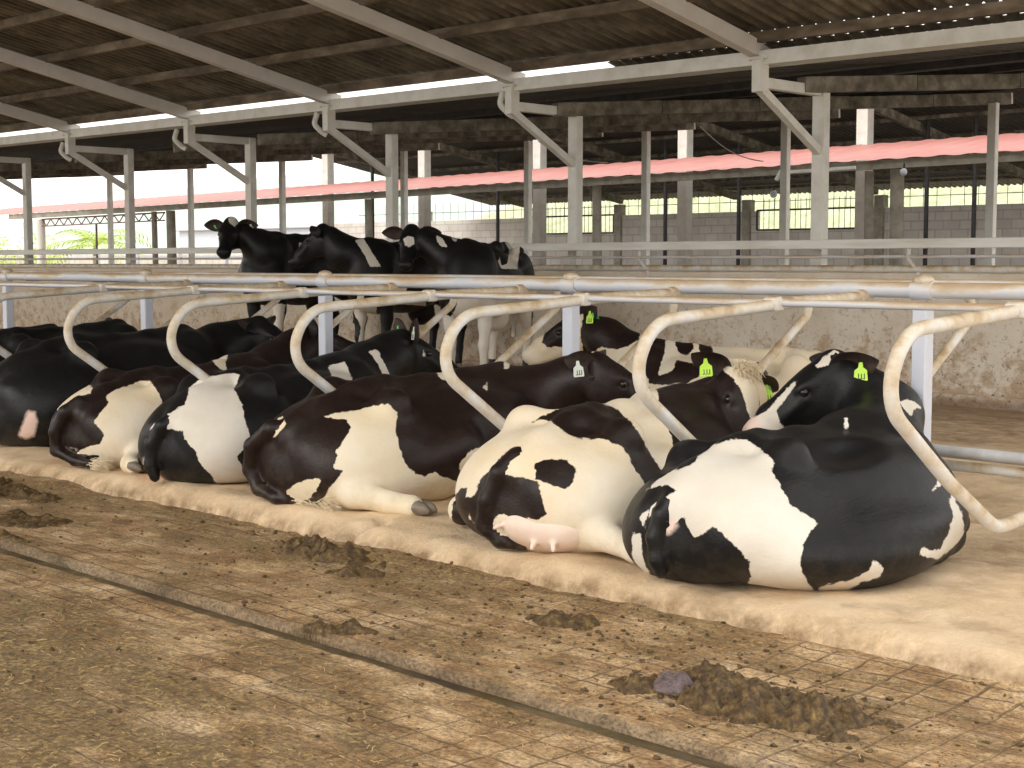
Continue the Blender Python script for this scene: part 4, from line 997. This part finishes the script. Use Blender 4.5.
def lying(cl, s=1.0, roll=0., legs=('fold', 'fold'), neck=None, poll=None, hf=None, hup=(0, 0, 1), tail=None, hs=1.0, fat=1.0, by=0., zs=1.0, sx=1.0, nr=(.24, .19, .145, .115)):
    """a resting cow: local x forward from the rump, y left, z up from the bedding; roll > 0 leans its back to the left"""
    def T(p):
        x, y, z = p; a = roll * min(1, max(0, 1.15 - x / 1.5)); y0, z0 = 0., .12
        ca, sa = math.cos(a), math.sin(a); y, z = y0 + (y - y0) * ca - (z - z0) * sa, z0 + (y - y0) * sa + (z - z0) * ca
        return np.array([x * sx, y, z * zs]) * s
    def RR(x):
        a = roll * min(1, max(0, 1.15 - x / 1.5)); ca, sa = math.cos(a), math.sin(a)
        return np.array([[1, 0, 0], [0, ca, sa], [0, -sa, ca]])
    e = lambda c, r, k=.06, sub=False: cl.e(T(c), np.array(r) * s * (1, 1, zs), RR(c[0]), k * s, sub)
    c = lambda a, b, ra, rb, k=.05: cl.c(T(a), T(b), ra * s, rb * s, k * s)
    e((1.0, by * .4, .33), (.62, .38 * fat, .315), .08); e((1.0, by, .19), (.58, .42 * fat, .20), .10)
    e((1.42, 0, .34), (.36, .28, .33), .10); e((.36, 0, .40), (.34, .27, .19), .08); e((.12, 0, .20), (.15, .17, .20), .10)
    sp = [(.02, 0, .385), (.20, 0, .50), (.42, 0, .585), (.62, 0, .615), (.90, 0, .60), (1.2, 0, .61), (1.5, 0, .65)]
    for a, b, ra, rb in zip(sp, sp[1:], (.04, .045, .05, .05, .05, .055), (.045, .05, .05, .05, .055, .06)): c(a, b, ra, rb, .07)
    for q in (-1, 1):
        e((.47, q * .265, .565), (.085, .065, .062), .06); c((.47, q * .255, .55), (.07, q * .13, .34), .058, .055, .08)
        c((.47, q * .25, .565), (.52, q * .05, .60), .05, .05, .07)
        e((.05, q * .11, .34), (.06, .05, .06), .05)
        e((.20, q * .18, .22), (.21, .19, .22), .11); e((.44, q * .27, .24), (.33, .19, .26), .10); e((.72, q * .34, .22), (.16, .13, .18), .09)
        e((1.05, q * .24 + by * .5, .34), (.48, .18 * fat, .25), .10)
        c((1.46, q * .15, .58), (1.64, q * .25, .26), .085, .11, .09)
        e((.76, q * .35, .61), (.15, .10, .09), .09, True)
    e((1.70, 0, .22), (.20, .18, .20), .08)
    for k, q in enumerate((-1, 1)):
        m = legs[k]
        if m == 'fold':      # hind leg tucked under the flank, hock to the rear
            cl.chain([np.array(p) * s for p in [(.72, q * .36, .20), (.28, q * .47, .10), (.62, q * .50, .055), (.74, q * .49, .045)]], [.13 * s, .062 * s, .04 * s, .048 * s], .04)
        elif m == 'under': pass
        elif isinstance(m, (list, tuple)):
            cl.chain([np.array(p[:3]) * s for p in m], [p[3] * s for p in m], .035)
        cl.chain([np.array(p) * s for p in [(1.48 * sx, q * .24, .20), (1.82 * sx, q * .26, .09), (1.60 * sx, q * .31, .05), (1.50 * sx, q * .31, .045)]], [.10 * s, .065 * s, .04 * s, .045 * s], .035)
    if tail is not None:
        cl.chain([T(p[:3]) if p[2] > .45 else np.array(p[:3]) * s for p in tail], [p[3] * s for p in tail], .02, g=2)
    out = None
    if neck is not None:
        pts = [np.array(p) for p in neck]; cl.chain(pts, list(nr[:len(pts)]), .10)
        t, B = add_head(cl, poll, hf, hup, hs); out = {'t': t, 'B': B, 's': hs}
    return out
def tuft(pts, r0, n, L, mat, name, parent, sd=1, spread=.5):
    """brush of hair strands leaving the last point along the last direction"""
    rs = np.random.RandomState(sd); P0 = Vector(pts[-2]); P1 = Vector(pts[-1]); d = (P1 - P0).normalized(); mb = MB()
    for k in range(n):
        a = P0.lerp(P1, rs.uniform(0, 1)) + Vector(rs.uniform(-r0, r0, 3)); dd = (d + Vector(rs.uniform(-spread, spread, 3))).normalized()
        b = a + dd * L * rs.uniform(.5, 1) * .5; c2 = b + (dd + d * .6 + Vector((0, 0, -.25))).normalized() * L * .5
        mb.tube([a, b, c2], [.0035, .003, .0008], 4, cap=False)
    o = mb.build(name, mat, parent, smooth=True); o['kind'] = 'stuff' if False else 'thing'; del o['kind']; return o

BEDZ = .10
ED = ((-.25, -1., .12), (.75, 0, .0)); EDL = ((-.25, 1., .12), (.75, 0, .0))
def local(root_loc, yaw, w):
    x, y = w[0] - root_loc[0], w[1] - root_loc[1]; c, s = math.cos(-yaw), math.sin(-yaw)
    return np.array([c * x - s * y, s * x + c * y, w[2] - root_loc[2]])
def ldir(yaw, v):
    c, s = math.cos(-yaw), math.sin(-yaw); return np.array([c * v[0] - s * v[1], s * v[0] + c * v[1], v[2]])

# --- nearest cow, looking back to the left
L1 = (4.44, 3.54, BEDZ); y1_ = math.radians(-1)
def b1(cl):
    w = lambda *p: local(L1, y1_, p)
    hd = lying(cl, .98, math.radians(-9), ('under', 'fold'), [w(5.70, 3.52, .44), w(5.95, 3.62, .50), w(6.16, 3.70, .62), w(6.12, 3.88, .78)], w(6.08, 3.94, .86), ldir(y1_, (-.36, .34, -.30)), (0, 0, 1), hs=1.07, tail=
               [(.0, .04, .34, .034), (-.04, .07, .28, .036), (-.06, .09, .19, .034), (-.06, .08, .10, .031), (-.045, .07, .05, .026)], fat=1.2, by=-.13, zs=.84, sx=.89, nr=(.25, .20, .16, .13))
    hd['pink'] = .085
    for c_, r_ in (((.60, -.37, .14), (.46, .30, .17)), ((1.0, -.28, .17), (.34, .26, .20))): cl.e(c_, r_, k=.12)
    cl.chain([(1.24, -.20, .40), (1.30, -.38, .08), (1.12, -.44, .05)], [.12, .07, .045], .06); return hd
r1, o1, h1 = cow('A', 'nearest lying cow, black and white, looking back over its shoulder with a pink muzzle', L1, y1_, b1, 'b', 'coat', .0135)
head_parts(r1, h1['t'], h1['B'], 1, 'black_hair', [((-.3, -1, .1), (.5, -.3, -.5)), ((-.85, .55, -.22), (.35, .85, -.1))], [(None, None), ('l', 'g')])
# --- second cow, cream with brown spots, face turned to the right
L2 = (4.42, 4.46, BEDZ); y2_ = math.radians(9)
def b2(cl):
    w = lambda *p: local(L2, y2_, p)
    return lying(cl, 1.03, math.radians(4), ([(.66, -.36, .26, .14), (.12, -.34, .11, .07), (.10, -.55, .06, .045), (.10, -.66, .045, .05)], 'fold'), [w(5.75, 4.62, .44), w(6.05, 4.66, .55), w(6.16, 4.58, .63), w(6.12, 4.51, .68)], w(6.03, 4.455, .80), ldir(y2_, (-.40, -.50, -.76)), (0, -.7, .7),
               [(.03, .0, .40, .04), (-.035, .04, .34, .034), (-.05, .09, .22, .034), (-.03, .12, .11, .034), (.0, .06, .045, .028), (.02, -.04, .035, .022)], zs=.86, sx=.92, nr=(.23, .18, .14, .12))
r2, o2, h2 = cow('B', 'cream cow with two brown spots on its rump, white blaze facing right', L2, y2_, b2, 'w', 'coat_tan', .0135)
head_parts(r2, h2['t'], h2['B'], 1, 'black_hair', [((-.15, -1, -.05), (.75, -.2, .1)), ((-.15, 1, -.05), (.75, .2, .1))], [('l', None), ('l', 'g')])
# --- third cow, large, black-brown rump with white flank
L3 = (4.45, 6.12, BEDZ); y3_ = math.radians(-3)
def b3(cl):
    w = lambda *p: local(L3, y3_, p)
    return lying(cl, 1.08, math.radians(4), ([(.72, -.38, .24, .15), (.14, -.36, .10, .07), (.22, -.52, .06, .05), (.27, -.62, .05, .054)], 'fold'), [w(5.85, 5.98, .46), w(6.02, 5.85, .56), w(6.10, 5.66, .66), w(6.10, 5.54, .70)], w(6.08, 5.46, .79), ldir(y3_, (.50, -.68, -.42)), (0, 0, 1),
                 [(.03, .0, .38, .032), (-.03, .07, .37, .042), (-.06, .20, .28, .038), (-.05, .24, .16, .034), (-.04, .18, .07, .03), (-.02, .06, .04, .028), (.03, -.06, .035, .024)], zs=.88, sx=.90, nr=(.23, .18, .145, .12))
r3, o3, h3 = cow('C', 'big cow with dark brown rump and white flank, one hind leg stretched out', L3, y3_, b3, 'b', 'coat_brown', .0135)
head_parts(r3, h3['t'], h3['B'], 1, 'black_hair', [((-.85, -.6, -.12), (.3, -.85, .25)), ((-.25, 1, .12), (.75, 0, .0))], [('w', None), (None, None)])
# --- fourth cow
L4 = (4.42, 7.14, BEDZ); y4_ = math.radians(13)
def b4(cl):
    w = lambda *p: local(L4, y4_, p)
    return lying(cl, 1.0, math.radians(-4), ('under', 'fold'), [w(5.85, 7.5, .50), w(6.15, 7.55, .62), w(6.38, 7.58, .72), w(6.45, 7.6, .76)], w(6.50, 7.60, .83), ldir(y4_, (.8, -.35, -.38)), (0, 0, 1),
                 [(.03, .0, .38, .034), (-.03, .05, .34, .036), (-.05, .11, .24, .038), (-.05, .12, .12, .036), (-.04, .10, .05, .03)], zs=.93, nr=(.24, .19, .15, .12))
r4, o4, h4 = cow('D', 'cow with a broad white flank and black rump, directly left of the big brown-rumped one', L4, y4_, b4, 'b', 'coat', .015)
head_parts(r4, h4['t'], h4['B'], 1, 'black_hair', [((-.25, -.7, .75), (-.9, -.1, -.1)), ((-.25, .75, .65), (-.95, .1, .1))], [('w', None), ('g', 'l')])
# --- fifth cow
L5 = (4.42, 8.22, BEDZ); y5_ = math.radians(12)
def b5(cl):
    w = lambda *p: local(L5, y5_, p)
    return lying(cl, 1.0, math.radians(5), ([(.66, -.36, .22, .14), (.16, -.38, .10, .07), (.04, -.42, .05, .05), (.0, -.50, .045, .05)], 'fold'), [w(5.9, 8.6, .46), w(6.25, 8.7, .58), w(6.48, 8.76, .70), w(6.56, 8.78, .75)], w(6.60, 8.78, .83), ldir(y5_, (.7, -.6, -.22)), (0, 0, 1),
                 [(.03, .0, .40, .042), (-.04, .05, .34, .04), (-.06, .12, .22, .038), (-.05, .13, .10, .034), (-.03, -.02, .045, .03), (-.02, -.16, .035, .026)], zs=.85, nr=(.24, .19, .15, .12))
r5, o5, h5 = cow('E', 'smaller cow with white hip and black tail curled under, fifth from the right', L5, y5_, b5, 'b', 'coat_tan', .015)
head_parts(r5, h5['t'], h5['B'], 1, 'black_hair', [((-.25, -.8, .55), (-.6, -.3, -.1)), ((-.25, .8, .55), (-.7, .3, .1))], [(None, None), (None, None)])
# --- sixth cow, all black
L6 = (4.5, 9.48, BEDZ); y6_ = math.radians(9)
def b6(cl):
    w = lambda *p: local(L6, y6_, p)
    return lying(cl, 1.10, 0., ('fold', 'fold'), [w(6.2, 9.75, .55), w(6.5, 9.8, .66), w(6.7, 9.72, .74), w(6.74, 9.66, .78)], w(6.76, 9.62, .86), ldir(y6_, (.35, -.72, -.42)), (0, 0, 1),
                 [(.03, .0, .40, .042), (-.04, .05, .34, .04), (-.06, .12, .22, .038), (-.05, .13, .10, .034)], nr=(.26, .20, .15, .12))
r6, o6, h6 = cow('F', 'all black cow at the left edge with a pale udder showing', L6, y6_, b6, 'b', 'coat', .016)
head_parts(r6, h6['t'], h6['B'], 1, 'black_hair', [((-.25, -1, .1), (.2, -.3, .8)), ((-.25, 1, .12), (.75, 0, .0))], [(None, None), (None, None)])
# --- seventh and eighth cows, farther left
L7 = (4.7, 10.8, BEDZ); y7_ = math.radians(8)
def b7(cl):
    w = lambda *p: local(L7, y7_, p)
    return lying(cl, 1.10, 0., ('fold', 'fold'), [w(6.3, 11.0, .5), w(6.7, 10.95, .5), w(6.95, 10.9, .5)], w(7.0, 10.85, .52), ldir(y7_, (.5, -.7, -.3)), (0, 0, 1), None, nr=(.25, .2, .15))
r7, o7, h7 = cow('G', 'black cow lying behind the left-edge cow, only its long back showing', L7, y7_, b7, 'b', 'coat', .018)
head_parts(r7, h7['t'], h7['B'], 1, 'black_hair', [ED, EDL])
L8 = (4.8, 12.0, BEDZ); y8_ = math.radians(4)
def b8(cl):
    w = lambda *p: local(L8, y8_, p)
    return lying(cl, 1.0, 0., ('fold', 'fold'), [w(6.4, 12.1, .42), w(6.7, 12.2, .52), w(6.88, 12.25, .62), w(6.92, 12.26, .66)], w(6.96, 12.26, .74), ldir(y8_, (.8, -.3, -.4)), (0, 0, 1), None, nr=(.25, .2, .15, .12))
r8, o8, h8 = cow('H', 'black cow farthest left in the front row, its two ears above the others', L8, y8_, b8, 'b', 'coat', .018)
head_parts(r8, h8['t'], h8['B'], 1, 'black_hair', [((-.25, -.9, .35), (-.6, -.3, -.1)), ((-.25, .9, .35), (-.7, .3, .1))], [(None, None), ('w', None)])
# --- spotted cow of the opposite row, facing left
L9 = (8.5, 5.15, .08); y9_ = math.radians(112)
def b9(cl):
    w = lambda *p: local(L9, y9_, p)
    return lying(cl, 1.04, 0., ('fold', 'fold'), [w(8.0, 6.5, .52), w(7.95, 6.8, .66), w(7.92, 7.02, .80), w(7.92, 7.16, .86)], w(7.92, 7.23, .95), ldir(y9_, (-.40, .66, -.36)), (0, 0, 1), None, hs=1.08, nr=(.22, .17, .13, .11))
r9, o9, h9 = cow('I', 'white cow with black spots lying across the opposite row, facing left', L9, y9_, b9, 'w', 'coat_tan', .015)
h9['pink'] = .07
head_parts(r9, h9['t'], h9['B'], 1, 'black_hair', [((-.3, -1, .1), (.6, -.3, .1)), ((-.8, .6, .15), (.2, .9, -.1))], [(None, None), ('l', 'g')])

def lying_hoof(root, p, d, s=1.0, lb=None):
    """cloven hoof at p pointing along d"""
    d = unit(d); sd = unit(np.cross(d, (0, 0, 1))); mb = MB(); p = np.array(p, float)
    for q in (-1, 1):
        a = p + sd * q * .026 * s; mb.tube([a - d * .02, a + d * .02 * s, a + d * .055 * s + (0, 0, -.008), a + d * .085 * s + (0, 0, -.018)], [.034 * s, .034 * s, .028 * s, .010 * s], 10)
    return mb.build('hoof', 'hoof', root, smooth=True)
lying_hoof(r3, (.27 * 1.08 + .02, -.64 * 1.08, .055), (.25, -1, 0), 1.05)
lying_hoof(r2, (.10, -.69, .05), (.1, -1, 0), 1.0)
lying_hoof(r5, (.0, -.52, .05), (-.1, -1, 0), .9)
def strands(name, root, pts, n, L, dirv, mat, sd, spread=.5, r0=.0022):
    rs = np.random.RandomState(sd); mb = MB()
    for _ in range(n):
        p = Vector(np.array(pts[rs.randint(len(pts))]) + rs.randn(3) * .014); d = (Vector(dirv) + Vector(rs.randn(3) * spread)).normalized()
        l_ = L * rs.uniform(.5, 1); m_ = p + d * l_ * .5; q = m_ + (d + Vector((0, 0, -.35))).normalized() * l_ * .5
        mb.tube([p, m_, q], [r0, r0 * .9, .0004], 4, cap=False)
    return mb.build(name, mat, root, smooth=True)
t = h2['t']; strands('poll_hair', r2, [t(.01, y, .06) for y in (-.05, -.03, -.01, .01, .03, .05)] + [t(.05, y, .045) for y in (-.03, 0, .03)], 420, .06, h2['B'].T @ np.array([.9, 0, .35]), 'white_hair', 4, .55)
# brushes at the tail ends
strands('tail_switch', r3, [(.03, -.08, .04), (.05, -.14, .04), (.06, -.20, .035), (.06, -.27, .03)], 420, .13, (.05, -1, -.02), 'white_hair', 6, .22)
strands('tail_switch', r5, [(-.02, -.17, .035), (-.02, -.22, .035)], 200, .10, (.1, -1, 0), 'white_hair', 7, .25)
def udder(root, parts, teats, lb=None):
    cl = Clay()
    for c_, r_ in parts: cl.e(c_, r_, k=.05)
    for a, b in teats: cl.c(a, b, .017, .011, .012)
    V, F, g = cl.mesh(.009); return mesh_obj('udder', V, F, M['udder'], root, True)
udder(r2, [((.10, -.16, .12), (.14, .19, .11)), ((.06, -.05, .13), (.12, .11, .09))], [((-.02, .0, .14), (-.075, .03, .12)), ((-.01, -.14, .08), (-.055, -.15, .05)), ((.0, -.22, .09), (-.04, -.25, .05))])
udder(r3, [((.42, -.40, .16), (.15, .10, .11)), ((.32, -.40, .12), (.12, .09, .09))], [((.34, -.46, .10), (.33, -.52, .06))])

# --- standing cows
def standing(cl, s=1.0, neck=None, poll=None, hf=None, hup=(0, 0, 1), hs=1.0, tail=None, nr=(.24, .18, .14)):
    """local origin on the ground under the pin bones, x forward"""
    A = lambda p: np.array(p, float) * s
    e = lambda c, r, k=.06, sub=False: cl.e(A(c), A(r), None, k * s, sub)
    c = lambda a, b, ra, rb, k=.05: cl.c(A(a), A(b), ra * s, rb * s, k * s)
    e((.85, 0, 1.02), (.62, .36, .36), .10); e((1.30, 0, 1.02), (.34, .26, .36), .10); e((.30, 0, 1.16), (.34, .25, .22), .08)
    sp = [(.0, 0, 1.34), (.22, 0, 1.38), (.50, 0, 1.385), (.9, 0, 1.36), (1.2, 0, 1.38), (1.42, 0, 1.41)]
    for a, b in zip(sp, sp[1:]): c(a, b, .05, .05, .07)
    e((1.48, 0, .95), (.18, .16, .24), .08)
    for q in (-1, 1):
        e((.46, q * .23, 1.34), (.075, .06, .055), .06); e((.0, q * .12, 1.24), (.06, .05, .06), .05)
        e((.16, q * .17, 1.05), (.20, .13, .28), .08); e((.34, q * .20, .98), (.22, .12, .28), .08)
        e((.64, q * .33, 1.30), (.13, .10, .09), .10, True)
        cl.chain([A(p) for p in [(.30, q * .20, .90), (.16, q * .20, .68), (.02, q * .19, .50), (.06, q * .19, .25), (.08, q * .19, .10)]], [.13 * s, .085 * s, .052 * s, .036 * s, .042 * s], .04)
        c((1.30, q * .15, 1.30), (1.44, q * .20, .95), .09, .11, .08)
        cl.chain([A(p) for p in [(1.38, q * .19, .90), (1.36, q * .18, .62), (1.38, q * .17, .42), (1.37, q * .17, .20), (1.38, q * .17, .09)]], [.11 * s, .062 * s, .046 * s, .034 * s, .042 * s], .04)
    e((.52, 0, .66), (.16, .14, .14), .06)
    if tail: cl.chain([A(p[:3]) for p in tail], [p[3] * s for p in tail], .02)
    if neck is not None:
        pts = [A(p) for p in neck]; cl.chain(pts, list(nr[:len(pts)]), .10); t, B = add_head(cl, A(poll), hf, hup, hs); return {'t': t, 'B': B, 's': hs}
def hooves(root, s):
    for x, y in ((.09, .19), (.09, -.19), (1.39, .17), (1.39, -.17)):
        mb = MB()
        for q in (-1, 1): mb.tube([(x * s + .0, y * s + q * .026, .0), (x * s + .005, y * s + q * .025, .04), (x * s, y * s + q * .022, .085)], [.038, .034, .026], 10)
        mb.build('hoof', 'hoof', root, smooth=True)
TAIL = [(-.01, 0, 1.34, .04), (-.09, 0, 1.22, .033), (-.11, 0, .95, .026), (-.10, 0, .62, .02), (-.09, 0, .45, .03)]
def stand(key, label, loc, yaw, neck, poll, hf, base, mat, ears, tags, s=1.0, hup=(0, 0, 1), pink=None):
    r, o, h = cow(key, label, loc, yaw, lambda cl: standing(cl, s, neck, poll, hf, hup, s * 1.02, TAIL), base, mat, .018, group='standing cows by the low wall')
    head_parts(r, h['t'], h['B'], 1, 'black_hair', ears, tags); hooves(r, s); return r, o, h
FR = ((-.05, -1, -.02), (.8, 0, .1)), ((-.05, 1, -.02), (.8, 0, .1))
YJ = math.radians(192)
LJ = (11.75, 14.75, .08); LK = (11.8, 12.95, .08); LL = (11.45, 11.55, .08); YL = math.radians(207)
def sp_(L, s_, *p): q = local(L, YJ, p); return tuple(q / s_)
sa = stand('J', 'leftmost standing cow, black with a white star, looking at the camera', LJ, YJ, [(1.35, 0, 1.18), sp_(LJ, 1.13, 10.15, 14.35, 1.48), sp_(LJ, 1.13, 9.98, 14.48, 1.66)], sp_(LJ, 1.13, 9.86, 14.57, 1.80), ldir(YJ, (-.66, -.62, -.52)), 'b', 'coat',
      FR, [(None, 'g'), ('w', None)], 1.13)
sb = stand('K', 'middle standing cow, black with a narrow white band behind its shoulder, facing left', LK, YJ, [(1.35, 0, 1.20), sp_(LK, 1.05, 10.15, 12.85, 1.45), sp_(LK, 1.05, 10.05, 12.95, 1.60)], sp_(LK, 1.05, 10.0, 13.02, 1.70), ldir(YJ, (-.35, .70, -.55)), 'b', 'coat',
      FR, [(None, None), (None, None)], 1.05)
sl_ = lambda *p: tuple(local(LL, YL, p) / 1.03)
sc = stand('L', 'rightmost standing cow with a white heart on its forehead and cream tail end', LL, YL, [(1.35, 0, 1.20), sl_(10.15, 11.15, 1.40), sl_(10.02, 11.35, 1.56)], sl_(9.97, 11.50, 1.67), ldir(YL, (-.64, -.52, -.60)), 'b', 'coat',
      FR, [(None, None), ('g', None)], 1.03)

# ------------------------------------------------------------------ dung, crumbs and straw on the alley
def dung_mat():
    m, n, l, b = newmat('fresh_dung'); c = coords(n)
    f = noise(n, l, 38, 8, .75, c)
    col = ramp(n, l, f, [(.30, (.022, .013, .006)), (.46, (.075, .042, .015)), (.58, (.17, .105, .035)), (.70, (.36, .25, .09))])
    l.new(col, b.inputs['Base Color']); b.inputs['Roughness'].default_value = .6
    bump(n, l, f, b, .9, .012); return m
M['dung'] = dung_mat()
_ax = np.arange(1.4, 4.42, .04); _ay = np.arange(1.0, 14, .04); _X, _Y = np.meshgrid(_ax, _ay, indexing='ij')
_AZ = np.where(_X > 3.235, alley_far_z(_X, _Y), alley_near_z(_X, _Y))
def alley_z(x, y): return _AZ[min(max(int(round((x - 1.4) / .04)), 0), len(_ax) - 1), min(max(int(round((y - 1.0) / .04)), 0), len(_ay) - 1)]
def pile(cx, cy, rx, ry, h, sd, lb, rot=0., res=.008, thr=.14):
    nx, ny = int(2.3 * rx / res), int(2.3 * ry / res); x = np.linspace(-1.15, 1.15, nx); y = np.linspace(-1.15, 1.15, ny)
    X_, Y_ = np.meshgrid(x, y, indexing='ij'); gx, gy = X_ * rx, Y_ * ry
    r2 = X_ ** 2 + Y_ ** 2 + .9 * fbm(gx, gy, 7, 3, sd)
    H = np.clip(1 - r2, 0, 1) * (.55 + .9 * fbm(gx, gy, 16, 3, sd + 3)) + .5 * np.clip(1 - r2, 0, .5) * fbm(gx, gy, 42, 3, sd + 7)
    Hm = H - thr; c, s_ = math.cos(rot), math.sin(rot); wx = cx + c * gx - s_ * gy; wy = cy + s_ * gx + c * gy
    base = np.where(wx > 3.236, alley_far_z(wx, wy), alley_near_z(wx, wy))
    Z_ = base + np.where(Hm > 0, Hm * h, -.012)
    keep = Hm > 0; K = keep[:-1, :-1] | keep[1:, :-1] | keep[1:, 1:] | keep[:-1, 1:]
    I = np.arange(nx * ny).reshape(nx, ny); F = np.stack([I[:-1, :-1][K], I[1:, :-1][K], I[1:, 1:][K], I[:-1, 1:][K]], -1)
    V = np.stack([wx, wy, Z_], -1).reshape(-1, 3); used = np.unique(F); mp = -np.ones(len(V), int); mp[used] = np.arange(len(used))
    o = mesh_obj('dung_pile', V[used] - (cx, cy, 0), mp[F], M['dung']); o.location = (cx, cy, 0)
    return tag(o, lb, 'dung pile', 'dung piles on the alley')
pile(3.62, 2.58, .17, .50, .10, 41, 'largest spread of dark dung on the concrete near the bottom right', .12)
pile(3.78, 2.78, .09, .34, .07, 44, 'narrow strip of dung just behind the largest spread', .1)
pile(4.14, 5.35, .13, .42, .09, 52, 'dark dung heaped against the kerb break in the middle of the photo', 0)
pile(3.98, 5.0, .08, .15, .05, 57, 'small clump of dung right of the kerb heap', .3)
pile(3.31, 4.22, .09, .16, .07, 61, 'dung clump half over the drain channel', .5)
pile(4.0, 3.72, .09, .17, .05, 66, 'thin crumbly dung patch right of the photo centre', .2)
pile(3.95, 8.4, .20, .75, .07, 71, 'long dung smear along the kerb at the left', .05, .013)
pile(3.55, 7.3, .16, .50, .05, 76, 'dung smear on the concrete at the far left', .1, .013)
pile(3.30, 7.0, .05, .35, .03, 79, 'dung crust along the drain channel edge at the left', 0)
M['membrane'] = simple('purple_grey_membrane', [(.3, (.07, .045, .045)), (.7, (.24, .18, .18))], 18, .2, bs_=.6, bd=.02)
gx = np.linspace(-.07, .07, 22); X_, Y_ = np.meshgrid(gx, gx, indexing='ij')
Z_ = .045 * np.clip(1 - (X_ ** 2 + Y_ ** 2) / .0046, 0, 1) ** .6 * (1 + .8 * fbm(X_, Y_, 30, 3, 5)) - .004
I = np.arange(484).reshape(22, 22); F = np.stack([I[:-1, :-1], I[1:, :-1], I[1:, 1:], I[:-1, 1:]], -1).reshape(-1, 4)
o = mesh_obj('wet_lump', np.stack([X_, Y_, Z_], -1).reshape(-1, 3), F, M['membrane']); o.location = (3.60, 2.90, alley_z(3.6, 2.9) + .012); tag(o, 'shiny purplish wet lump at the left end of the largest dung spread', 'lump')
rs = np.random.RandomState(3)
ico = [(0, 0, 1), (.89, 0, .45), (.28, .85, .45), (-.72, .53, .45), (-.72, -.53, .45), (.28, -.85, .45), (.72, .53, -.45), (-.28, .85, -.45), (-.89, 0, -.45), (-.28, -.85, -.45), (.72, -.53, -.45), (0, 0, -1)]
icf = [(0, 1, 2), (0, 2, 3), (0, 3, 4), (0, 4, 5), (0, 5, 1), (1, 6, 2), (2, 7, 3), (3, 8, 4), (4, 9, 5), (5, 10, 1), (2, 6, 7), (3, 7, 8), (4, 8, 9), (5, 9, 10), (1, 10, 6), (11, 7, 6), (11, 8, 7), (11, 9, 8), (11, 10, 9), (11, 6, 10)]
ico = np.array(ico); V = []; F = []; k = 0
centres = [(3.62, 2.6, .22, .6, 700), (4.14, 5.3, .15, .6, 420), (4.0, 3.7, .25, .5, 500), (3.3, 4.2, .15, .4, 200), (3.9, 8.2, .3, 1.2, 500), (3.7, 4.6, .35, 1.2, 420), (2.5, 4.2, .5, 1.6, 700), (3.9, 2.6, .3, .8, 260), (3.0, 2.9, .2, .6, 120)]
for cx, cy, sx_, sy_, n_ in centres:
    for _ in range(int(n_ * .6)):
        x = cx + rs.randn() * sx_; y = cy + rs.randn() * sy_
        if not (1.6 < x < 4.36) or 3.12 < x < 3.27 or y < 1.3: continue
        r_ = .0022 + .009 * rs.rand() ** 4
        V.append(ico * (r_ * (1 + .35 * rs.randn(12, 1))) * (1, 1.2, .7) + (x, y, alley_z(x, y) + r_ * .35)); F.append(np.array(icf) + k); k += 12
o = mesh_obj('dung_crumbs', np.concatenate(V), np.concatenate(F), M['dung']); tag(o, 'scattered small dung crumbs all over the concrete alley', 'dung crumbs', kind='stuff')
M['straw'] = simple('dry_straw', [(.3, (.42, .30, .12)), (.7, (.66, .50, .25))], 20, .7, bs_=0)
mb = MB()
for _ in range(1500):
    x = 1.7 + 1.35 * rs.rand() if rs.rand() < .85 else 3.25 + rs.rand(); y = 1.6 + 5.5 * rs.rand() ** 1.3; a = rs.rand() * 2 * PI; L = .008 + .032 * rs.rand() ** 3
    z = alley_z(x, y) + .006; d = Vector((math.cos(a), math.sin(a), 0)) * L
    p = Vector((x, y, z)); q = p + d + Vector((0, 0, rs.rand() * .008)); m_ = (p + q) / 2 + Vector((rs.randn() * .003, rs.randn() * .003, .003))
    mb.tube([p, m_, q], .0011, 4, cap=False)
tag(mb.build('straw', 'straw'), 'loose straw bits strewn over the dung-covered concrete', 'straw', kind='stuff')
